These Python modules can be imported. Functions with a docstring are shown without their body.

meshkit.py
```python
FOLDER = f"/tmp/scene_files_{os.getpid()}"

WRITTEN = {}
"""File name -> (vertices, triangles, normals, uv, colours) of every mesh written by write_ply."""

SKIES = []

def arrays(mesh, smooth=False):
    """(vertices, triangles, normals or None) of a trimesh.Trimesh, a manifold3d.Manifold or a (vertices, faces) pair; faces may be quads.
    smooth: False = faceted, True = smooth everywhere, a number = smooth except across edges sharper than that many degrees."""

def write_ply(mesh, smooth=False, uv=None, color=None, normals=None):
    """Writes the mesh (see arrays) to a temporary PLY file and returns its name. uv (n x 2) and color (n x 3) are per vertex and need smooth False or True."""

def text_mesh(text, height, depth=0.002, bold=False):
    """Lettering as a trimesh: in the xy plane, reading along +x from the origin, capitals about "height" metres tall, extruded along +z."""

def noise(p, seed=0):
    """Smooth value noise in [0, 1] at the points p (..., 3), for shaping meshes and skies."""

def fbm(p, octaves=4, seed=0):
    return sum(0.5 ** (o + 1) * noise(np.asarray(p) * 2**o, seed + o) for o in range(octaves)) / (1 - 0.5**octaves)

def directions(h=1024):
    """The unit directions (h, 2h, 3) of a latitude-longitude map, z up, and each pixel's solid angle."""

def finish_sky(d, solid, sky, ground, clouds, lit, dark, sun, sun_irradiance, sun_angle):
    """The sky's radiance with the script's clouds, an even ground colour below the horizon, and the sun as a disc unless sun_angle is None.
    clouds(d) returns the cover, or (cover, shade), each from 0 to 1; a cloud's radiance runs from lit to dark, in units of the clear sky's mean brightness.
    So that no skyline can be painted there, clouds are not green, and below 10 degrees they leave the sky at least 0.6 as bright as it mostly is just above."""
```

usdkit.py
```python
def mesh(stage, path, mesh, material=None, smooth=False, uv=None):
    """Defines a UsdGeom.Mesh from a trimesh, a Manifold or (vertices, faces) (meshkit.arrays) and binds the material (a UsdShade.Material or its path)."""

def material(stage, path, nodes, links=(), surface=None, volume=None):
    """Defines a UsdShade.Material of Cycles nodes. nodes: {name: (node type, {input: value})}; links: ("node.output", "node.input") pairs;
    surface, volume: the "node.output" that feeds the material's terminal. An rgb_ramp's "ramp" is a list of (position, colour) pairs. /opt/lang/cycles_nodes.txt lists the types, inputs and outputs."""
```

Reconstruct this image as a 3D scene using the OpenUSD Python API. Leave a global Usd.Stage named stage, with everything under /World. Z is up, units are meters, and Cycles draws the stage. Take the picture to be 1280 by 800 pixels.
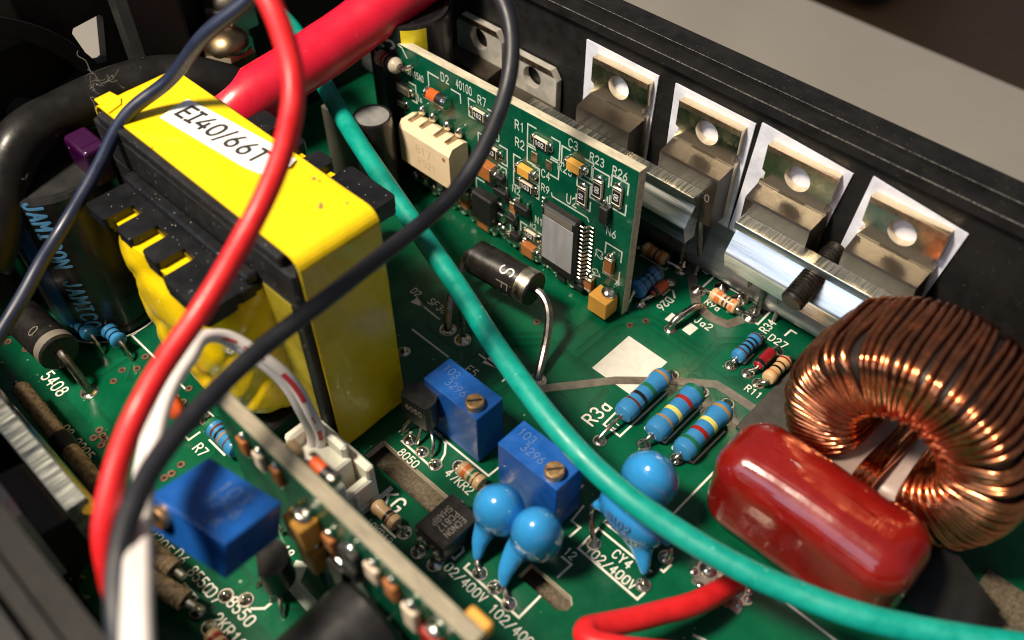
import math, random
import numpy as np, trimesh, usdkit, meshkit
from shapely.geometry import Polygon, LineString, Point, box as sbox
from shapely import union_all
from shapely import affinity
from scipy.interpolate import CubicSpline
from pxr import Usd, UsdGeom, UsdLux, UsdShade, Gf, Sdf

# everything below is written in millimetres and stored in metres
S = 0.001
random.seed(7)
rng = np.random.default_rng(7)
stage = Usd.Stage.CreateInMemory()
UsdGeom.SetStageUpAxis(stage, 'Z')
UsdGeom.Xform.Define(stage, '/World')
UsdGeom.Scope.Define(stage, '/World/Looks')

# ------------------------------------------------------------------ camera
EYE = (63.864, -66.561, 103.0)
from scipy.spatial.transform import Rotation as R_
RM = R_.from_rotvec([2.26704754e+00, 9.06951640e-01, -3.49878846e-01]).as_matrix()   # rows: right, down, forward
cam = UsdGeom.Camera.Define(stage, '/World/camera')
m = np.eye(4)
m[0, :3], m[1, :3], m[2, :3], m[3, :3] = RM[0], -RM[1], -RM[2], np.array(EYE) * S
cam.AddTransformOp().Set(Gf.Matrix4d(m.tolist()))
cam.CreateHorizontalApertureAttr(36.0)
cam.CreateVerticalApertureAttr(22.5)
cam.CreateFocalLengthAttr(36.0 * 1161.19 / 1280)
cam.CreateClippingRangeAttr(Gf.Vec2f(0.005, 50))
cam.CreateFStopAttr(19.0)
cam.CreateFocusDistanceAttr(0.129)
cam.CreateExposureAttr(0.0)

# ------------------------------------------------------------------ light
def look_at(pos, target):
    p, t = np.array(pos, float), np.array(target, float)
    z = (p - t) / np.linalg.norm(p - t)
    x = np.cross([0, 0.3, 1.0], z); x /= np.linalg.norm(x)
    y = np.cross(z, x)
    mm = np.eye(4); mm[0, :3], mm[1, :3], mm[2, :3], mm[3, :3] = x, y, z, p * S
    return Gf.Matrix4d(mm.tolist())

key = UsdLux.DiskLight.Define(stage, '/World/desk_lamp_light')        # the warm lamp above the open case
key.CreateRadiusAttr(0.030)
key.CreateIntensityAttr(235.0)
key.CreateColorAttr(Gf.Vec3f(1.0, 0.86, 0.68))
key.AddTransformOp().Set(look_at((-62, -152, 300), (5, -15, 10)))
win = UsdLux.RectLight.Define(stage, '/World/window_light')           # a far, cool window on the near side of the case
win.CreateWidthAttr(0.9); win.CreateHeightAttr(0.6)
win.CreateIntensityAttr(2.6)
win.CreateColorAttr(Gf.Vec3f(0.66, 0.80, 1.0))
win.AddTransformOp().Set(look_at((-330, -1000, 620), (0, 0, 0)))
room = UsdLux.DomeLight.Define(stage, '/World/room_light')            # dim walls of the room
usdkit.material(stage, '/World/Looks/room', {"b": ("background_shader", {"color": (0.80, 0.86, 1.0), "strength": 0.14})}, [], surface="b.background")
UsdShade.MaterialBindingAPI.Apply(room.GetPrim()).Bind(UsdShade.Material.Get(stage, '/World/Looks/room'))

# ------------------------------------------------------------------ materials
def M(name, c, r=0.5, m=0.0, var=0.15, vs=0.3, rv=0.1, bump=0.0, bs=3.0, coat=0.0, spec=0.5, speck=None, speck_s=1.2, speck_t=0.09, stretch=None, c2=None, sss=0.0, trans=0.0, aniso=0.0):
    """principled material whose colour, gloss and relief vary with noise; vs, bs, speck_s: cycles per millimetre."""
    c = np.array(c, float)
    lo, hi = np.clip(c * (1 - var), 0, 1), np.clip(c * (1 + var), 0, 1)
    if c2 is not None: lo, hi = c, np.array(c2)
    n = {"g": ("texture_coordinate", {}),
         "mp": ("mapping", {"scale": tuple(np.array(stretch or (1, 1, 1)) * 1000.0)}),
         "n1": ("noise_texture", {"scale": vs, "detail": 4.0, "roughness": 0.6}),
         "cr": ("rgb_ramp", {"ramp": [(0.3, lo), (0.7, hi)]}),
         "mr": ("map_range", {"from_min": 0.3, "from_max": 0.7, "to_min": max(r - rv, 0.02), "to_max": min(r + rv, 1)}),
         "p": ("principled_bsdf", {"metallic": m, "coat_weight": coat, "coat_roughness": 0.06, "specular_ior_level": spec, "subsurface_weight": sss, "subsurface_scale": 0.0006, "transmission_weight": trans, "anisotropic": aniso})}
    l = [("g.object", "mp.vector"), ("mp.vector", "n1.vector"), ("n1.fac", "cr.fac"), ("n1.fac", "mr.value"), ("mr.result", "p.roughness")]
    src = "cr.color"
    if speck is not None:                                            # lint and dust lying on the surface
        n["vo"] = ("voronoi_texture", {"scale": speck_s, "randomness": 1.0})
        n["wn"] = ("white_noise_texture", {"dimensions": "3D"})
        n["th"] = ("math", {"math_type": "multiply", "value2": speck_t * 2})
        n["lt"] = ("math", {"math_type": "less_than"})
        n["mx"] = ("mix", {"color2": tuple(speck)})
        l += [("mp.vector", "vo.vector"), ("vo.position", "wn.vector"), ("wn.value", "th.value1"), ("vo.distance", "lt.value1"), ("th.value", "lt.value2"), ("lt.value", "mx.fac"), ("cr.color", "mx.color1")]
        # only about one cell in three carries a speck
        n["pw"] = ("math", {"math_type": "power", "value2": 3.0})
        l = [x for x in l if x != ("wn.value", "th.value1")] + [("wn.value", "pw.value1"), ("pw.value", "th.value1")]
        src = "mx.color"
    l.append((src, "p.base_color"))
    if bump:
        n["n2"] = ("noise_texture", {"scale": bs, "detail": 3.0, "roughness": 0.6})
        n["bu"] = ("bump", {"strength": 1.0, "distance": bump * S})
        l += [("mp.vector", "n2.vector"), ("n2.fac", "bu.height"), ("bu.normal", "p.normal")]
    return usdkit.material(stage, f"/World/Looks/{name}", n, l, surface="p.BSDF")

dust = (0.45, 0.43, 0.4)
mt = {}
def D(name, *a, **k): mt[name] = M(name, *a, **k)
D('solder_mask', (0.001, 0.072, 0.031), 0.30, var=0.25, vs=0.15, spec=0.32, coat=0.05, bump=0.008, bs=1.5, speck=(0.16, 0.24, 0.18), speck_s=0.5, speck_t=0.06)
D('mask_over_copper', (0.001, 0.093, 0.040), 0.28, var=0.2, vs=0.15, spec=0.32, coat=0.05, bump=0.008, bs=1.5, speck=(0.2, 0.28, 0.2), speck_s=0.5, speck_t=0.06)
D('board_mask', (0.001, 0.078, 0.040), 0.30, var=0.2, vs=0.25, coat=0.3, bump=0.006, bs=1.5)
D('silk_white', (0.72, 0.70, 0.62), 0.6, var=0.08, vs=1.0)
D('silk_pale', (0.52, 0.58, 0.50), 0.6, var=0.15, vs=1.0)
D('board_edge_shaded', (0.27, 0.235, 0.17), 0.75, var=0.3, vs=0.9, bump=0.06, bs=2.0, stretch=(0.35, 1, 1))  # same fibreglass edge, darkened: dimmer light on the near board put into its colour
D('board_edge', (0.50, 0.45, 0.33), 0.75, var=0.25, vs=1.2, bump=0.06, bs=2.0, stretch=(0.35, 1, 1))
D('board_core', (0.05, 0.038, 0.024), 0.8, c2=(0.16, 0.125, 0.08), vs=2.2, bump=0.15, bs=2.2)
D('solder', (0.72, 0.68, 0.60), 0.2, m=1, var=0.25, vs=1.0, bump=0.08, bs=1.6)
D('tinned', (0.52, 0.47, 0.39), 0.36, m=1, var=0.3, vs=0.6, bump=0.03, bs=2.0)
D('dull_tin', (0.30, 0.27, 0.22), 0.5, m=0.8, var=0.35, vs=0.5, bump=0.04, bs=2.0)
D('lead_wire', (0.62, 0.57, 0.50), 0.25, m=1, var=0.2, vs=0.8)
D('lead_grey', (0.30, 0.29, 0.27), 0.33, m=1, var=0.25, vs=0.8)
D('pad_copper', (0.55, 0.40, 0.26), 0.4, m=0.9, var=0.3, vs=1.0)
D('via_copper', (0.20, 0.11, 0.065), 0.45, m=0.6, var=0.3, vs=2.0)
D('hole_dark', (0.015, 0.012, 0.010), 0.8)
D('case_black', (0.0115, 0.0112, 0.011), 0.5, spec=0.16, var=0.3, vs=0.4, rv=0.16, bump=0.03, bs=6.0, speck=(0.13, 0.12, 0.10), speck_s=2.4, speck_t=0.075)
D('case_worn', (0.05, 0.047, 0.04), 0.45, m=0.5, c2=(0.42, 0.40, 0.35), vs=4.0, bump=0.05, bs=6.0)
D('case_bare', (0.30, 0.31, 0.33), 0.38, m=0.9, var=0.3, vs=0.15, bump=0.02, bs=2.0, stretch=(0.2, 1, 1))
D('fan_black', (0.009, 0.009, 0.010), 0.5, spec=0.3, var=0.3, vs=0.3, speck=(0.12, 0.1, 0.08), speck_s=0.35, speck_t=0.04)
D('fan_grey', (0.016, 0.017, 0.016), 0.6)
D('aluminium', (0.74, 0.74, 0.73), 0.30, m=1, var=0.16, vs=0.5, rv=0.14, bump=0.02, bs=1.0, stretch=(0.08, 1, 1))
D('aluminium_cut', (0.54, 0.55, 0.49), 0.32, m=1, var=0.42, vs=1.6, bump=0.06, bs=1.6, stretch=(1.6, 0.12, 1))
D('screw_black', (0.075, 0.066, 0.056), 0.33, m=0.9, var=0.3, vs=1.0)
D('tab_metal', (0.80, 0.67, 0.46), 0.22, m=1, var=0.12, vs=0.12, bump=0.006, bs=0.8)
D('tab_edge', (0.50, 0.36, 0.24), 0.4, m=1, var=0.2, vs=1.0)
D('tab_dull', (0.74, 0.70, 0.62), 0.5, m=0.6, var=0.25, vs=0.3)
D('epoxy_black', (0.026, 0.019, 0.013), 0.40, spec=0.42, rv=0.03, var=0.25, vs=0.4, bump=0.015, bs=5.0, speck=(0.14, 0.12, 0.1), speck_s=0.5, speck_t=0.03)
D('print_grey', (0.15, 0.135, 0.115), 0.6)
D('print_light', (0.62, 0.62, 0.64), 0.6)
D('silicone_pad', (0.66, 0.67, 0.75), 0.55, var=0.14, vs=0.35, rv=0.2, bump=0.06, bs=1.5)
D('yellow_tape', (0.82, 0.57, 0.006), 0.30, var=0.10, vs=0.2, rv=0.14, bump=0.06, bs=0.5, coat=0.2, speck=(0.30, 0.2, 0.01), speck_s=0.3, speck_t=0.028)
D('yellow_film', (0.82, 0.57, 0.005), 0.22, var=0.06, vs=0.2, bump=0.22, bs=0.45, coat=0.3, stretch=(1.0, 1.0, 0.45))
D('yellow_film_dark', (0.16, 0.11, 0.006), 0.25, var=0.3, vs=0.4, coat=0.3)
D('olive_film', (0.30, 0.24, 0.02), 0.22, var=0.3, vs=0.2, coat=0.4, bump=0.05, bs=0.4)
D('diode_black', (0.013, 0.012, 0.0115), 0.33, var=0.3, vs=0.5, bump=0.01, bs=4.0, speck=(0.14, 0.12, 0.1), speck_s=0.8, speck_t=0.06)
D('pale_top', (0.22, 0.22, 0.215), 0.5, var=0.2, vs=0.5)
D('ferrite', (0.010, 0.010, 0.011), 0.5, var=0.25, vs=0.5, bump=0.03, bs=2.0, spec=0.35, speck=dust, speck_s=2.4, speck_t=0.08)
D('bobbin_black', (0.007, 0.0075, 0.009), 0.36, var=0.3, vs=0.3, bump=0.01, bs=2.0, spec=0.35, speck=dust, speck_s=2.2, speck_t=0.085)
D('paper', (0.86, 0.86, 0.84), 0.65, var=0.04, vs=0.6, bump=0.02, bs=1.0)
D('ink_black', (0.02, 0.02, 0.022), 0.6)
D('pot_blue', (0.008, 0.085, 0.36), 0.38, var=0.14, vs=0.5, bump=0.02, bs=2.5, coat=0.1)
D('pot_print', (0.10, 0.17, 0.34), 0.6)
D('brass', (0.78, 0.47, 0.22), 0.42, m=1, var=0.2, vs=1.2, bump=0.03, bs=2.0)
D('ceramic_blue', (0.030, 0.27, 0.64), 0.20, var=0.05, vs=0.3, coat=0.7)
D('film_red', (0.20, 0.006, 0.004), 0.24, var=0.18, vs=0.25, rv=0.08, coat=0.8, bump=0.05, bs=0.3, speck=(0.42, 0.10, 0.07), speck_s=0.5, speck_t=0.05)
D('copper_wire', (0.68, 0.24, 0.10), 0.19, m=1, var=0.22, vs=0.5, coat=0.25)
D('core_black', (0.018, 0.014, 0.012), 0.5)
D('tape_white', (0.34, 0.26, 0.23), 0.45, var=0.2, vs=0.3)
D('teal_wire', (0.0, 0.30, 0.235), 0.44, var=0.16, vs=0.5, rv=0.16, bump=0.02, bs=1.2, speck=(0.08, 0.38, 0.31), speck_s=0.9, speck_t=0.10)
D('red_wire', (0.66, 0.014, 0.018), 0.40, var=0.10, vs=0.5, rv=0.12, bump=0.012, bs=1.4)
D('red_cable', (0.62, 0.010, 0.035), 0.34, var=0.08, vs=0.2, bump=0.02, bs=0.8, speck=(0.75, 0.3, 0.3), speck_s=0.6, speck_t=0.05)
D('navy_wire', (0.014, 0.020, 0.045), 0.36, var=0.15, vs=0.3)
D('black_wire', (0.012, 0.0135, 0.019), 0.48, var=0.2, vs=0.3)
D('black_cable', (0.008, 0.0076, 0.0072), 0.38, spec=0.28, var=0.25, vs=0.3, bump=0.02, bs=1.2, speck=(0.15, 0.13, 0.11), speck_s=0.5, speck_t=0.05)
D('white_wire', (0.70, 0.66, 0.65), 0.4, var=0.05, vs=0.3)
D('red_ink', (0.55, 0.04, 0.06), 0.5)
D('nylon', (0.72, 0.68, 0.58), 0.42, var=0.05, vs=0.3, sss=0.15)
D('cream_epoxy', (0.80, 0.63, 0.42), 0.5, var=0.05, vs=0.4, bump=0.01, bs=3.0)
D('cream_print', (0.60, 0.44, 0.28), 0.6)
D('resistor_blue', (0.035, 0.21, 0.46), 0.32, var=0.08, vs=0.6, coat=0.3)
D('resistor_beige', (0.60, 0.40, 0.20), 0.4, var=0.1, vs=0.6, coat=0.2)
D('resistor_grey', (0.42, 0.36, 0.28), 0.4, var=0.1, vs=0.6)
for nm, c in dict(brown=(0.10, 0.025, 0.014), red=(0.30, 0.015, 0.012), orange=(0.62, 0.15, 0.02), yellow=(0.70, 0.62, 0.14), green=(0.01, 0.13, 0.06), black=(0.01, 0.01, 0.012), gold=(0.33, 0.19, 0.075)).items():
    D('band_' + nm, c, 0.35, coat=0.3)
D('glass_red', (0.26, 0.012, 0.016), 0.12, coat=0.8, var=0.2, vs=1.0)
D('glass_orange', (0.60, 0.10, 0.015), 0.12, coat=0.8)
D('tantalum', (0.72, 0.36, 0.06), 0.5, var=0.08, vs=0.6)
D('chip_brown', (0.38, 0.13, 0.035), 0.45, var=0.12, vs=1.2)
D('chip_ceramic', (0.66, 0.55, 0.42), 0.45)
D('chip_black', (0.015, 0.014, 0.014), 0.4)
D('ic_worn', (0.26, 0.26, 0.28), 0.45, c2=(0.36, 0.36, 0.38), vs=0.8, stretch=(1, 1, 0.15))
D('sleeve_black', (0.015, 0.015, 0.016), 0.32, var=0.2, vs=0.3, coat=0.2)
D('sleeve_blue', (0.012, 0.085, 0.26), 0.35, coat=0.2)
D('sleeve_yellow', (0.75, 0.6, 0.02), 0.4)
D('print_blue', (0.10, 0.32, 0.62), 0.5)
D('cap_top', (0.018, 0.018, 0.018), 0.45, spec=0.3, var=0.2, vs=0.5)
D('drop_orange', (0.62, 0.09, 0.02), 0.35, coat=0.3)
D('braid', (0.07, 0.043, 0.022), 0.7, c2=(0.34, 0.25, 0.15), vs=1.3, bump=0.25, bs=1.3)
D('purple_film', (0.028, 0.002, 0.03), 0.3, coat=0.3, speck=(0.6, 0.5, 0.6), speck_s=0.7, speck_t=0.06)
D('bolt_gold', (0.26, 0.19, 0.11), 0.36, m=1, var=0.3, vs=0.2)
D('bolt_grey', (0.20, 0.18, 0.15), 0.4, m=0.9, var=0.3, vs=0.2)
D('desk', (0.31, 0.285, 0.252), 0.6, var=0.03, vs=0.05)
D('floor_wood', (0.24, 0.135, 0.062), 0.5, var=0.2, vs=0.004)
D('bag_black', (0.008, 0.008, 0.009), 0.6)
D('insulator', (0.055, 0.049, 0.042), 0.55, var=0.2, vs=0.8, bump=0.04, bs=2.5)
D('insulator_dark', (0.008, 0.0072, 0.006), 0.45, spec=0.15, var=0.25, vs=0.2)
D('lint', (0.13, 0.125, 0.115), 0.9)
D('dull_white', (0.075, 0.066, 0.055), 0.5)
D('olive_led', (0.42, 0.45, 0.16), 0.3, trans=0.0)

# ------------------------------------------------------------------ scene graph helpers
names = {}
def fresh(parent, name):
    k = (parent, name); i = names.get(k, 0); names[k] = i + 1
    return f"{parent}/{name}" if i == 0 else f"{parent}/{name}_{i:03d}"
def tag(prim, label=None, cat=None, group=None, kind=None):
    for k, v in (('label', label), ('category', cat), ('group', group), ('kind', kind)):
        if v: prim.SetCustomDataByKey(k, v)
LOC = {}
def thing(name, label, cat, loc=(0, 0, 0), group=None, kind=None):
    p = fresh('/World', name)
    x = UsdGeom.Xform.Define(stage, p); x.AddTranslateOp().Set(Gf.Vec3d(*[float(a) * S for a in loc]))
    tag(x.GetPrim(), label, cat, group, kind); LOC[p] = np.array(loc, float)
    return p
def cat_(meshes):
    out = [x for x in (as_tm(a) for a in meshes) if x is not None]
    return trimesh.util.concatenate(out)
def as_tm(x):
    if x is None: return None
    if hasattr(x, 'to_mesh'):
        mm = x.to_mesh(); return trimesh.Trimesh(mm.vert_properties[:, :3], mm.tri_verts, process=False)
    return x
def part(parent, name, mesh, material, label=None, smooth=35, kind=None):
    """a mesh given in world millimetres, hung under parent (a thing or one of its parts)"""
    mesh = as_tm(mesh).copy()
    root = '/'.join(parent.split('/')[:3])
    mesh.vertices = (mesh.vertices - LOC[root]) * S
    p = fresh(parent, name)
    pr = usdkit.mesh(stage, p, mesh, mt[material], smooth=smooth)
    tag(pr.GetPrim(), label, None, None, kind)
    return p
def single(name, mesh, material, label=None, cat=None, smooth=35, kind=None, group=None):
    mesh = as_tm(mesh).copy(); mesh.vertices = mesh.vertices * S
    p = fresh('/World', name)
    pr = usdkit.mesh(stage, p, mesh, mt[material], smooth=smooth)
    tag(pr.GetPrim(), label, cat, group, kind); LOC[p] = np.zeros(3)
    return p

# ------------------------------------------------------------------ shape helpers (mm)
def box(x0, x1, y0, y1, z0, z1, c=0.0):
    """box with chamfered edges"""
    if c <= 0:
        b = trimesh.creation.box([x1 - x0, y1 - y0, z1 - z0]); b.apply_translation([(x0 + x1) / 2, (y0 + y1) / 2, (z0 + z1) / 2]); return b
    pts = []
    for ax in range(3):
        for sx in (0, 1):
            for sy in (0, 1):
                for sz in (0, 1):
                    d = [c, c, c]; d[ax] = 0
                    pts.append([x1 - d[0] if sx else x0 + d[0], y1 - d[1] if sy else y0 + d[1], z1 - d[2] if sz else z0 + d[2]])
    return trimesh.convex.convex_hull(np.array(pts))
def rbox(x0, x1, y0, y1, z0, z1, r, sub=2):
    s = trimesh.creation.icosphere(sub, r).vertices
    pts = [s + [a, b, c] for a in (x0 + r, x1 - r) for b in (y0 + r, y1 - r) for c in (z0 + r, z1 - r)]
    return trimesh.convex.convex_hull(np.vstack(pts))
def hull(pts): return trimesh.convex.convex_hull(np.array(pts, float))
def prism(poly, z0, z1):
    gs = [g for g in getattr(poly, 'geoms', [poly]) if g.geom_type == 'Polygon' and g.area > 1e-6]
    out = []
    for g in gs:
        e = trimesh.creation.extrude_polygon(g, z1 - z0, engine='earcut'); e.apply_translation([0, 0, z0]); out.append(e)
    return trimesh.util.concatenate(out)
def xf(mesh, mat):
    mesh = mesh.copy(); mesh.apply_transform(mat); return mesh
def frame(origin, ex, ey, ez):
    mm = np.eye(4); mm[:3, 0], mm[:3, 1], mm[:3, 2], mm[:3, 3] = ex, ey, ez, origin; return mm
def axis_frame(a, b):
    a, b = np.array(a, float), np.array(b, float); z = (b - a) / np.linalg.norm(b - a)
    x = np.cross([0, 0, 1.0] if abs(z[2]) < 0.9 else [1.0, 0, 0], z); x /= np.linalg.norm(x)
    return frame(a, x, np.cross(z, x), z)
def lathe(profile, a=(0, 0, 0), b=(0, 0, 1), n=28):
    """profile: (radius, distance along a->b)"""
    mm = trimesh.creation.revolve(np.array(profile, float), sections=n)
    return xf(mm, axis_frame(a, b))
def smooth_path(pts, n=None, per=6):
    pts = np.array(pts, float); d = np.r_[0, np.cumsum(np.linalg.norm(np.diff(pts, axis=0), axis=1) ** 0.6)]
    cs = CubicSpline(d, pts); return cs(np.linspace(0, d[-1], n or per * (len(pts) - 1) + 1))
def tube(pts, r, sides=12, spline=True, per=6, closed=False, caps=True, flat=None):
    p = smooth_path(pts, per=per) if spline else np.array(pts, float)
    t = np.gradient(p, axis=0) if not closed else np.roll(p, -1, 0) - np.roll(p, 1, 0)
    t /= np.linalg.norm(t, axis=1, keepdims=True) + 1e-12
    u = np.cross(t[0], [0, 0, 1.0] if abs(t[0][2]) < 0.9 else [1.0, 0, 0]); u /= np.linalg.norm(u)
    us = []
    for k in range(len(p)):
        u = u - t[k] * (u @ t[k]); u /= np.linalg.norm(u); us.append(u)
    us = np.array(us); w = np.cross(t, us)
    rr = np.broadcast_to(r, (len(p),)); ang = np.arange(sides) * 2 * np.pi / sides
    v = p[:, None] + rr[:, None, None] * (np.cos(ang)[None, :, None] * us[:, None] + np.sin(ang)[None, :, None] * w[:, None])
    n = len(p); v = v.reshape(-1, 3); f = []
    for i in range(n if closed else n - 1):
        j = (i + 1) % n
        for k in range(sides):
            k2 = (k + 1) % sides
            a, b, c, d = i * sides + k, i * sides + k2, j * sides + k2, j * sides + k
            f += [[a, b, c], [a, c, d]]
    if caps and not closed:
        v = np.vstack([v, p[0], p[-1]]); a, b = len(v) - 2, len(v) - 1
        for k in range(sides):
            k2 = (k + 1) % sides
            f += [[a, k2, k], [b, (n - 1) * sides + k, (n - 1) * sides + k2]]
    mm = trimesh.Trimesh(v, np.array(f), process=False)
    if mm.volume < 0: mm.invert()
    return mm
def displaced(mesh, amp, scale, seed=0):
    mesh = mesh.copy(); n = meshkit.fbm(mesh.vertices * scale + 50, 3, seed) - 0.5
    mesh.vertices = mesh.vertices + mesh.vertex_normals * (n * 2 * amp)[:, None]; return mesh
def along_x(profile, x0, x1):
    """extrude a (y, z) outline along x"""
    e = prism(Polygon(profile), 0, x1 - x0)
    return xf(e, frame((x0, 0, 0), (0, 1, 0), (0, 0, 1), (1, 0, 0)))

# ------------------------------------------------------------------ stroke lettering of the silkscreen
def arc(cx, cy, rx, ry, a0, a1, n=10):
    return [(cx + rx * math.cos(math.radians(a0 + (a1 - a0) * k / n)), cy + ry * math.sin(math.radians(a0 + (a1 - a0) * k / n))) for k in range(n + 1)]
G = {  # strokes on a cell 0.6 wide and 1 high
 '0': [arc(.3, .7, .3, .3, 0, 180) + arc(.3, .3, .3, .3, 180, 360) + [(.6, .7)]], '1': [[(.12, .8), (.32, 1), (.32, 0)]],
 '2': [arc(.3, .72, .28, .28, 170, -30) + [(.02, 0), (.6, 0)]], '3': [arc(.28, .75, .27, .25, 150, -90) + arc(.28, .26, .3, .26, 90, -150)],
 '4': [[(.42, 0), (.42, 1), (0, .32), (.6, .32)]], '5': [[(.55, 1), (.08, 1), (.05, .56)] + arc(.28, .31, .3, .31, 110, -150)],
 '6': [[(.48, 1), (.1, .5)] + arc(.3, .29, .28, .29, 150, -210, 16)], '7': [[(0, 1), (.6, 1), (.22, 0)]],
 '8': [arc(.3, .76, .24, .24, 0, 360, 16), arc(.3, .27, .3, .27, 0, 360, 16)], '9': [arc(.3, .71, .28, .29, 0, 360, 16), [(.57, .66), (.2, 0)]],
 'A': [[(0, 0), (.3, 1), (.6, 0)], [(.12, .35), (.48, .35)]], 'C': [arc(.32, .7, .3, .3, 20, 180) + arc(.32, .3, .3, .3, 180, 340)],
 'D': [[(0, 0), (0, 1), (.3, 1)] + arc(.3, .65, .3, .35, 90, 0) + arc(.3, .35, .3, .35, 0, -90) + [(0, 0)]], 'E': [[(.55, 0), (0, 0), (0, 1), (.55, 1)], [(0, .52), (.45, .52)]],
 'F': [[(0, 0), (0, 1), (.55, 1)], [(0, .52), (.45, .52)]], 'G': [arc(.32, .7, .3, .3, 20, 180) + arc(.32, .3, .3, .3, 180, 360) + [(.62, .45), (.38, .45)]],
 'H': [[(0, 0), (0, 1)], [(.6, 0), (.6, 1)], [(0, .5), (.6, .5)]], 'I': [[(.3, 0), (.3, 1)], [(.12, 0), (.48, 0)], [(.12, 1), (.48, 1)]],
 'J': [[(.5, 1), (.5, .25)] + arc(.27, .25, .23, .25, 0, -180)], 'K': [[(0, 0), (0, 1)], [(.58, 1), (0, .42)], [(.2, .6), (.6, 0)]], 'L': [[(0, 1), (0, 0), (.55, 0)]],
 'M': [[(0, 0), (0, 1), (.3, .45), (.6, 1), (.6, 0)]], 'N': [[(0, 0), (0, 1), (.6, 0), (.6, 1)]], 'O': [arc(.3, .5, .3, .5, 0, 360, 18)],
 'P': [[(0, 0), (0, 1), (.3, 1)] + arc(.32, .75, .26, .25, 90, -90) + [(0, .5)]], 'R': [[(0, 0), (0, 1), (.3, 1)] + arc(.32, .75, .26, .25, 90, -90) + [(0, .5)], [(.3, .5), (.6, 0)]],
 'S': [arc(.3, .75, .28, .25, 30, 270) + arc(.3, .25, .3, .25, 90, -150)], 'T': [[(0, 1), (.6, 1)], [(.3, 1), (.3, 0)]], 'U': [[(0, 1), (0, .3)] + arc(.3, .3, .3, .3, 180, 360) + [(.6, 1)]],
 'V': [[(0, 1), (.3, 0), (.6, 1)]], 'Y': [[(0, 1), (.3, .5), (.6, 1)], [(.3, .5), (.3, 0)]], 'B': [[(0, 0), (0, 1), (.3, 1)] + arc(.32, .76, .24, .24, 90, -90) + [(0, .52)], arc(.32, .26, .27, .26, 90, -90) + [(0, 0)]],
 '/': [[(0, -.05), (.6, 1.0)]], 'a': [[(.55, .62), (.55, 0)], arc(.3, .3, .25, .3, 0, 360, 14)], '-': [[(.05, .45), (.5, .45)]], 'X': [[(0, 0), (.6, 1)], [(0, 1), (.6, 0)]], 's': [arc(.3, .45, .2, .17, 30, 270) + arc(.3, .14, .22, .14, 90, -150)],
}
def text_poly(t, h, w=0.17, pitch=0.80):
    """flat outline of a text, centred on the origin, capitals h tall"""
    segs = []
    for i, ch in enumerate(t):
        for st in G.get(ch, []):
            segs.append(LineString([(i * pitch + x * .9, y) for x, y in st]).buffer(w / 2, quad_segs=2, cap_style='round'))
    u = union_all(segs); x0, y0, x1, y1 = u.bounds
    return affinity.scale(affinity.translate(u, -(x0 + x1) / 2, -0.5), h, h, origin=(0, 0))
def line_poly(pts, w): return LineString(pts).buffer(w / 2, quad_segs=2, cap_style='flat', join_style='mitre')

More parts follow.
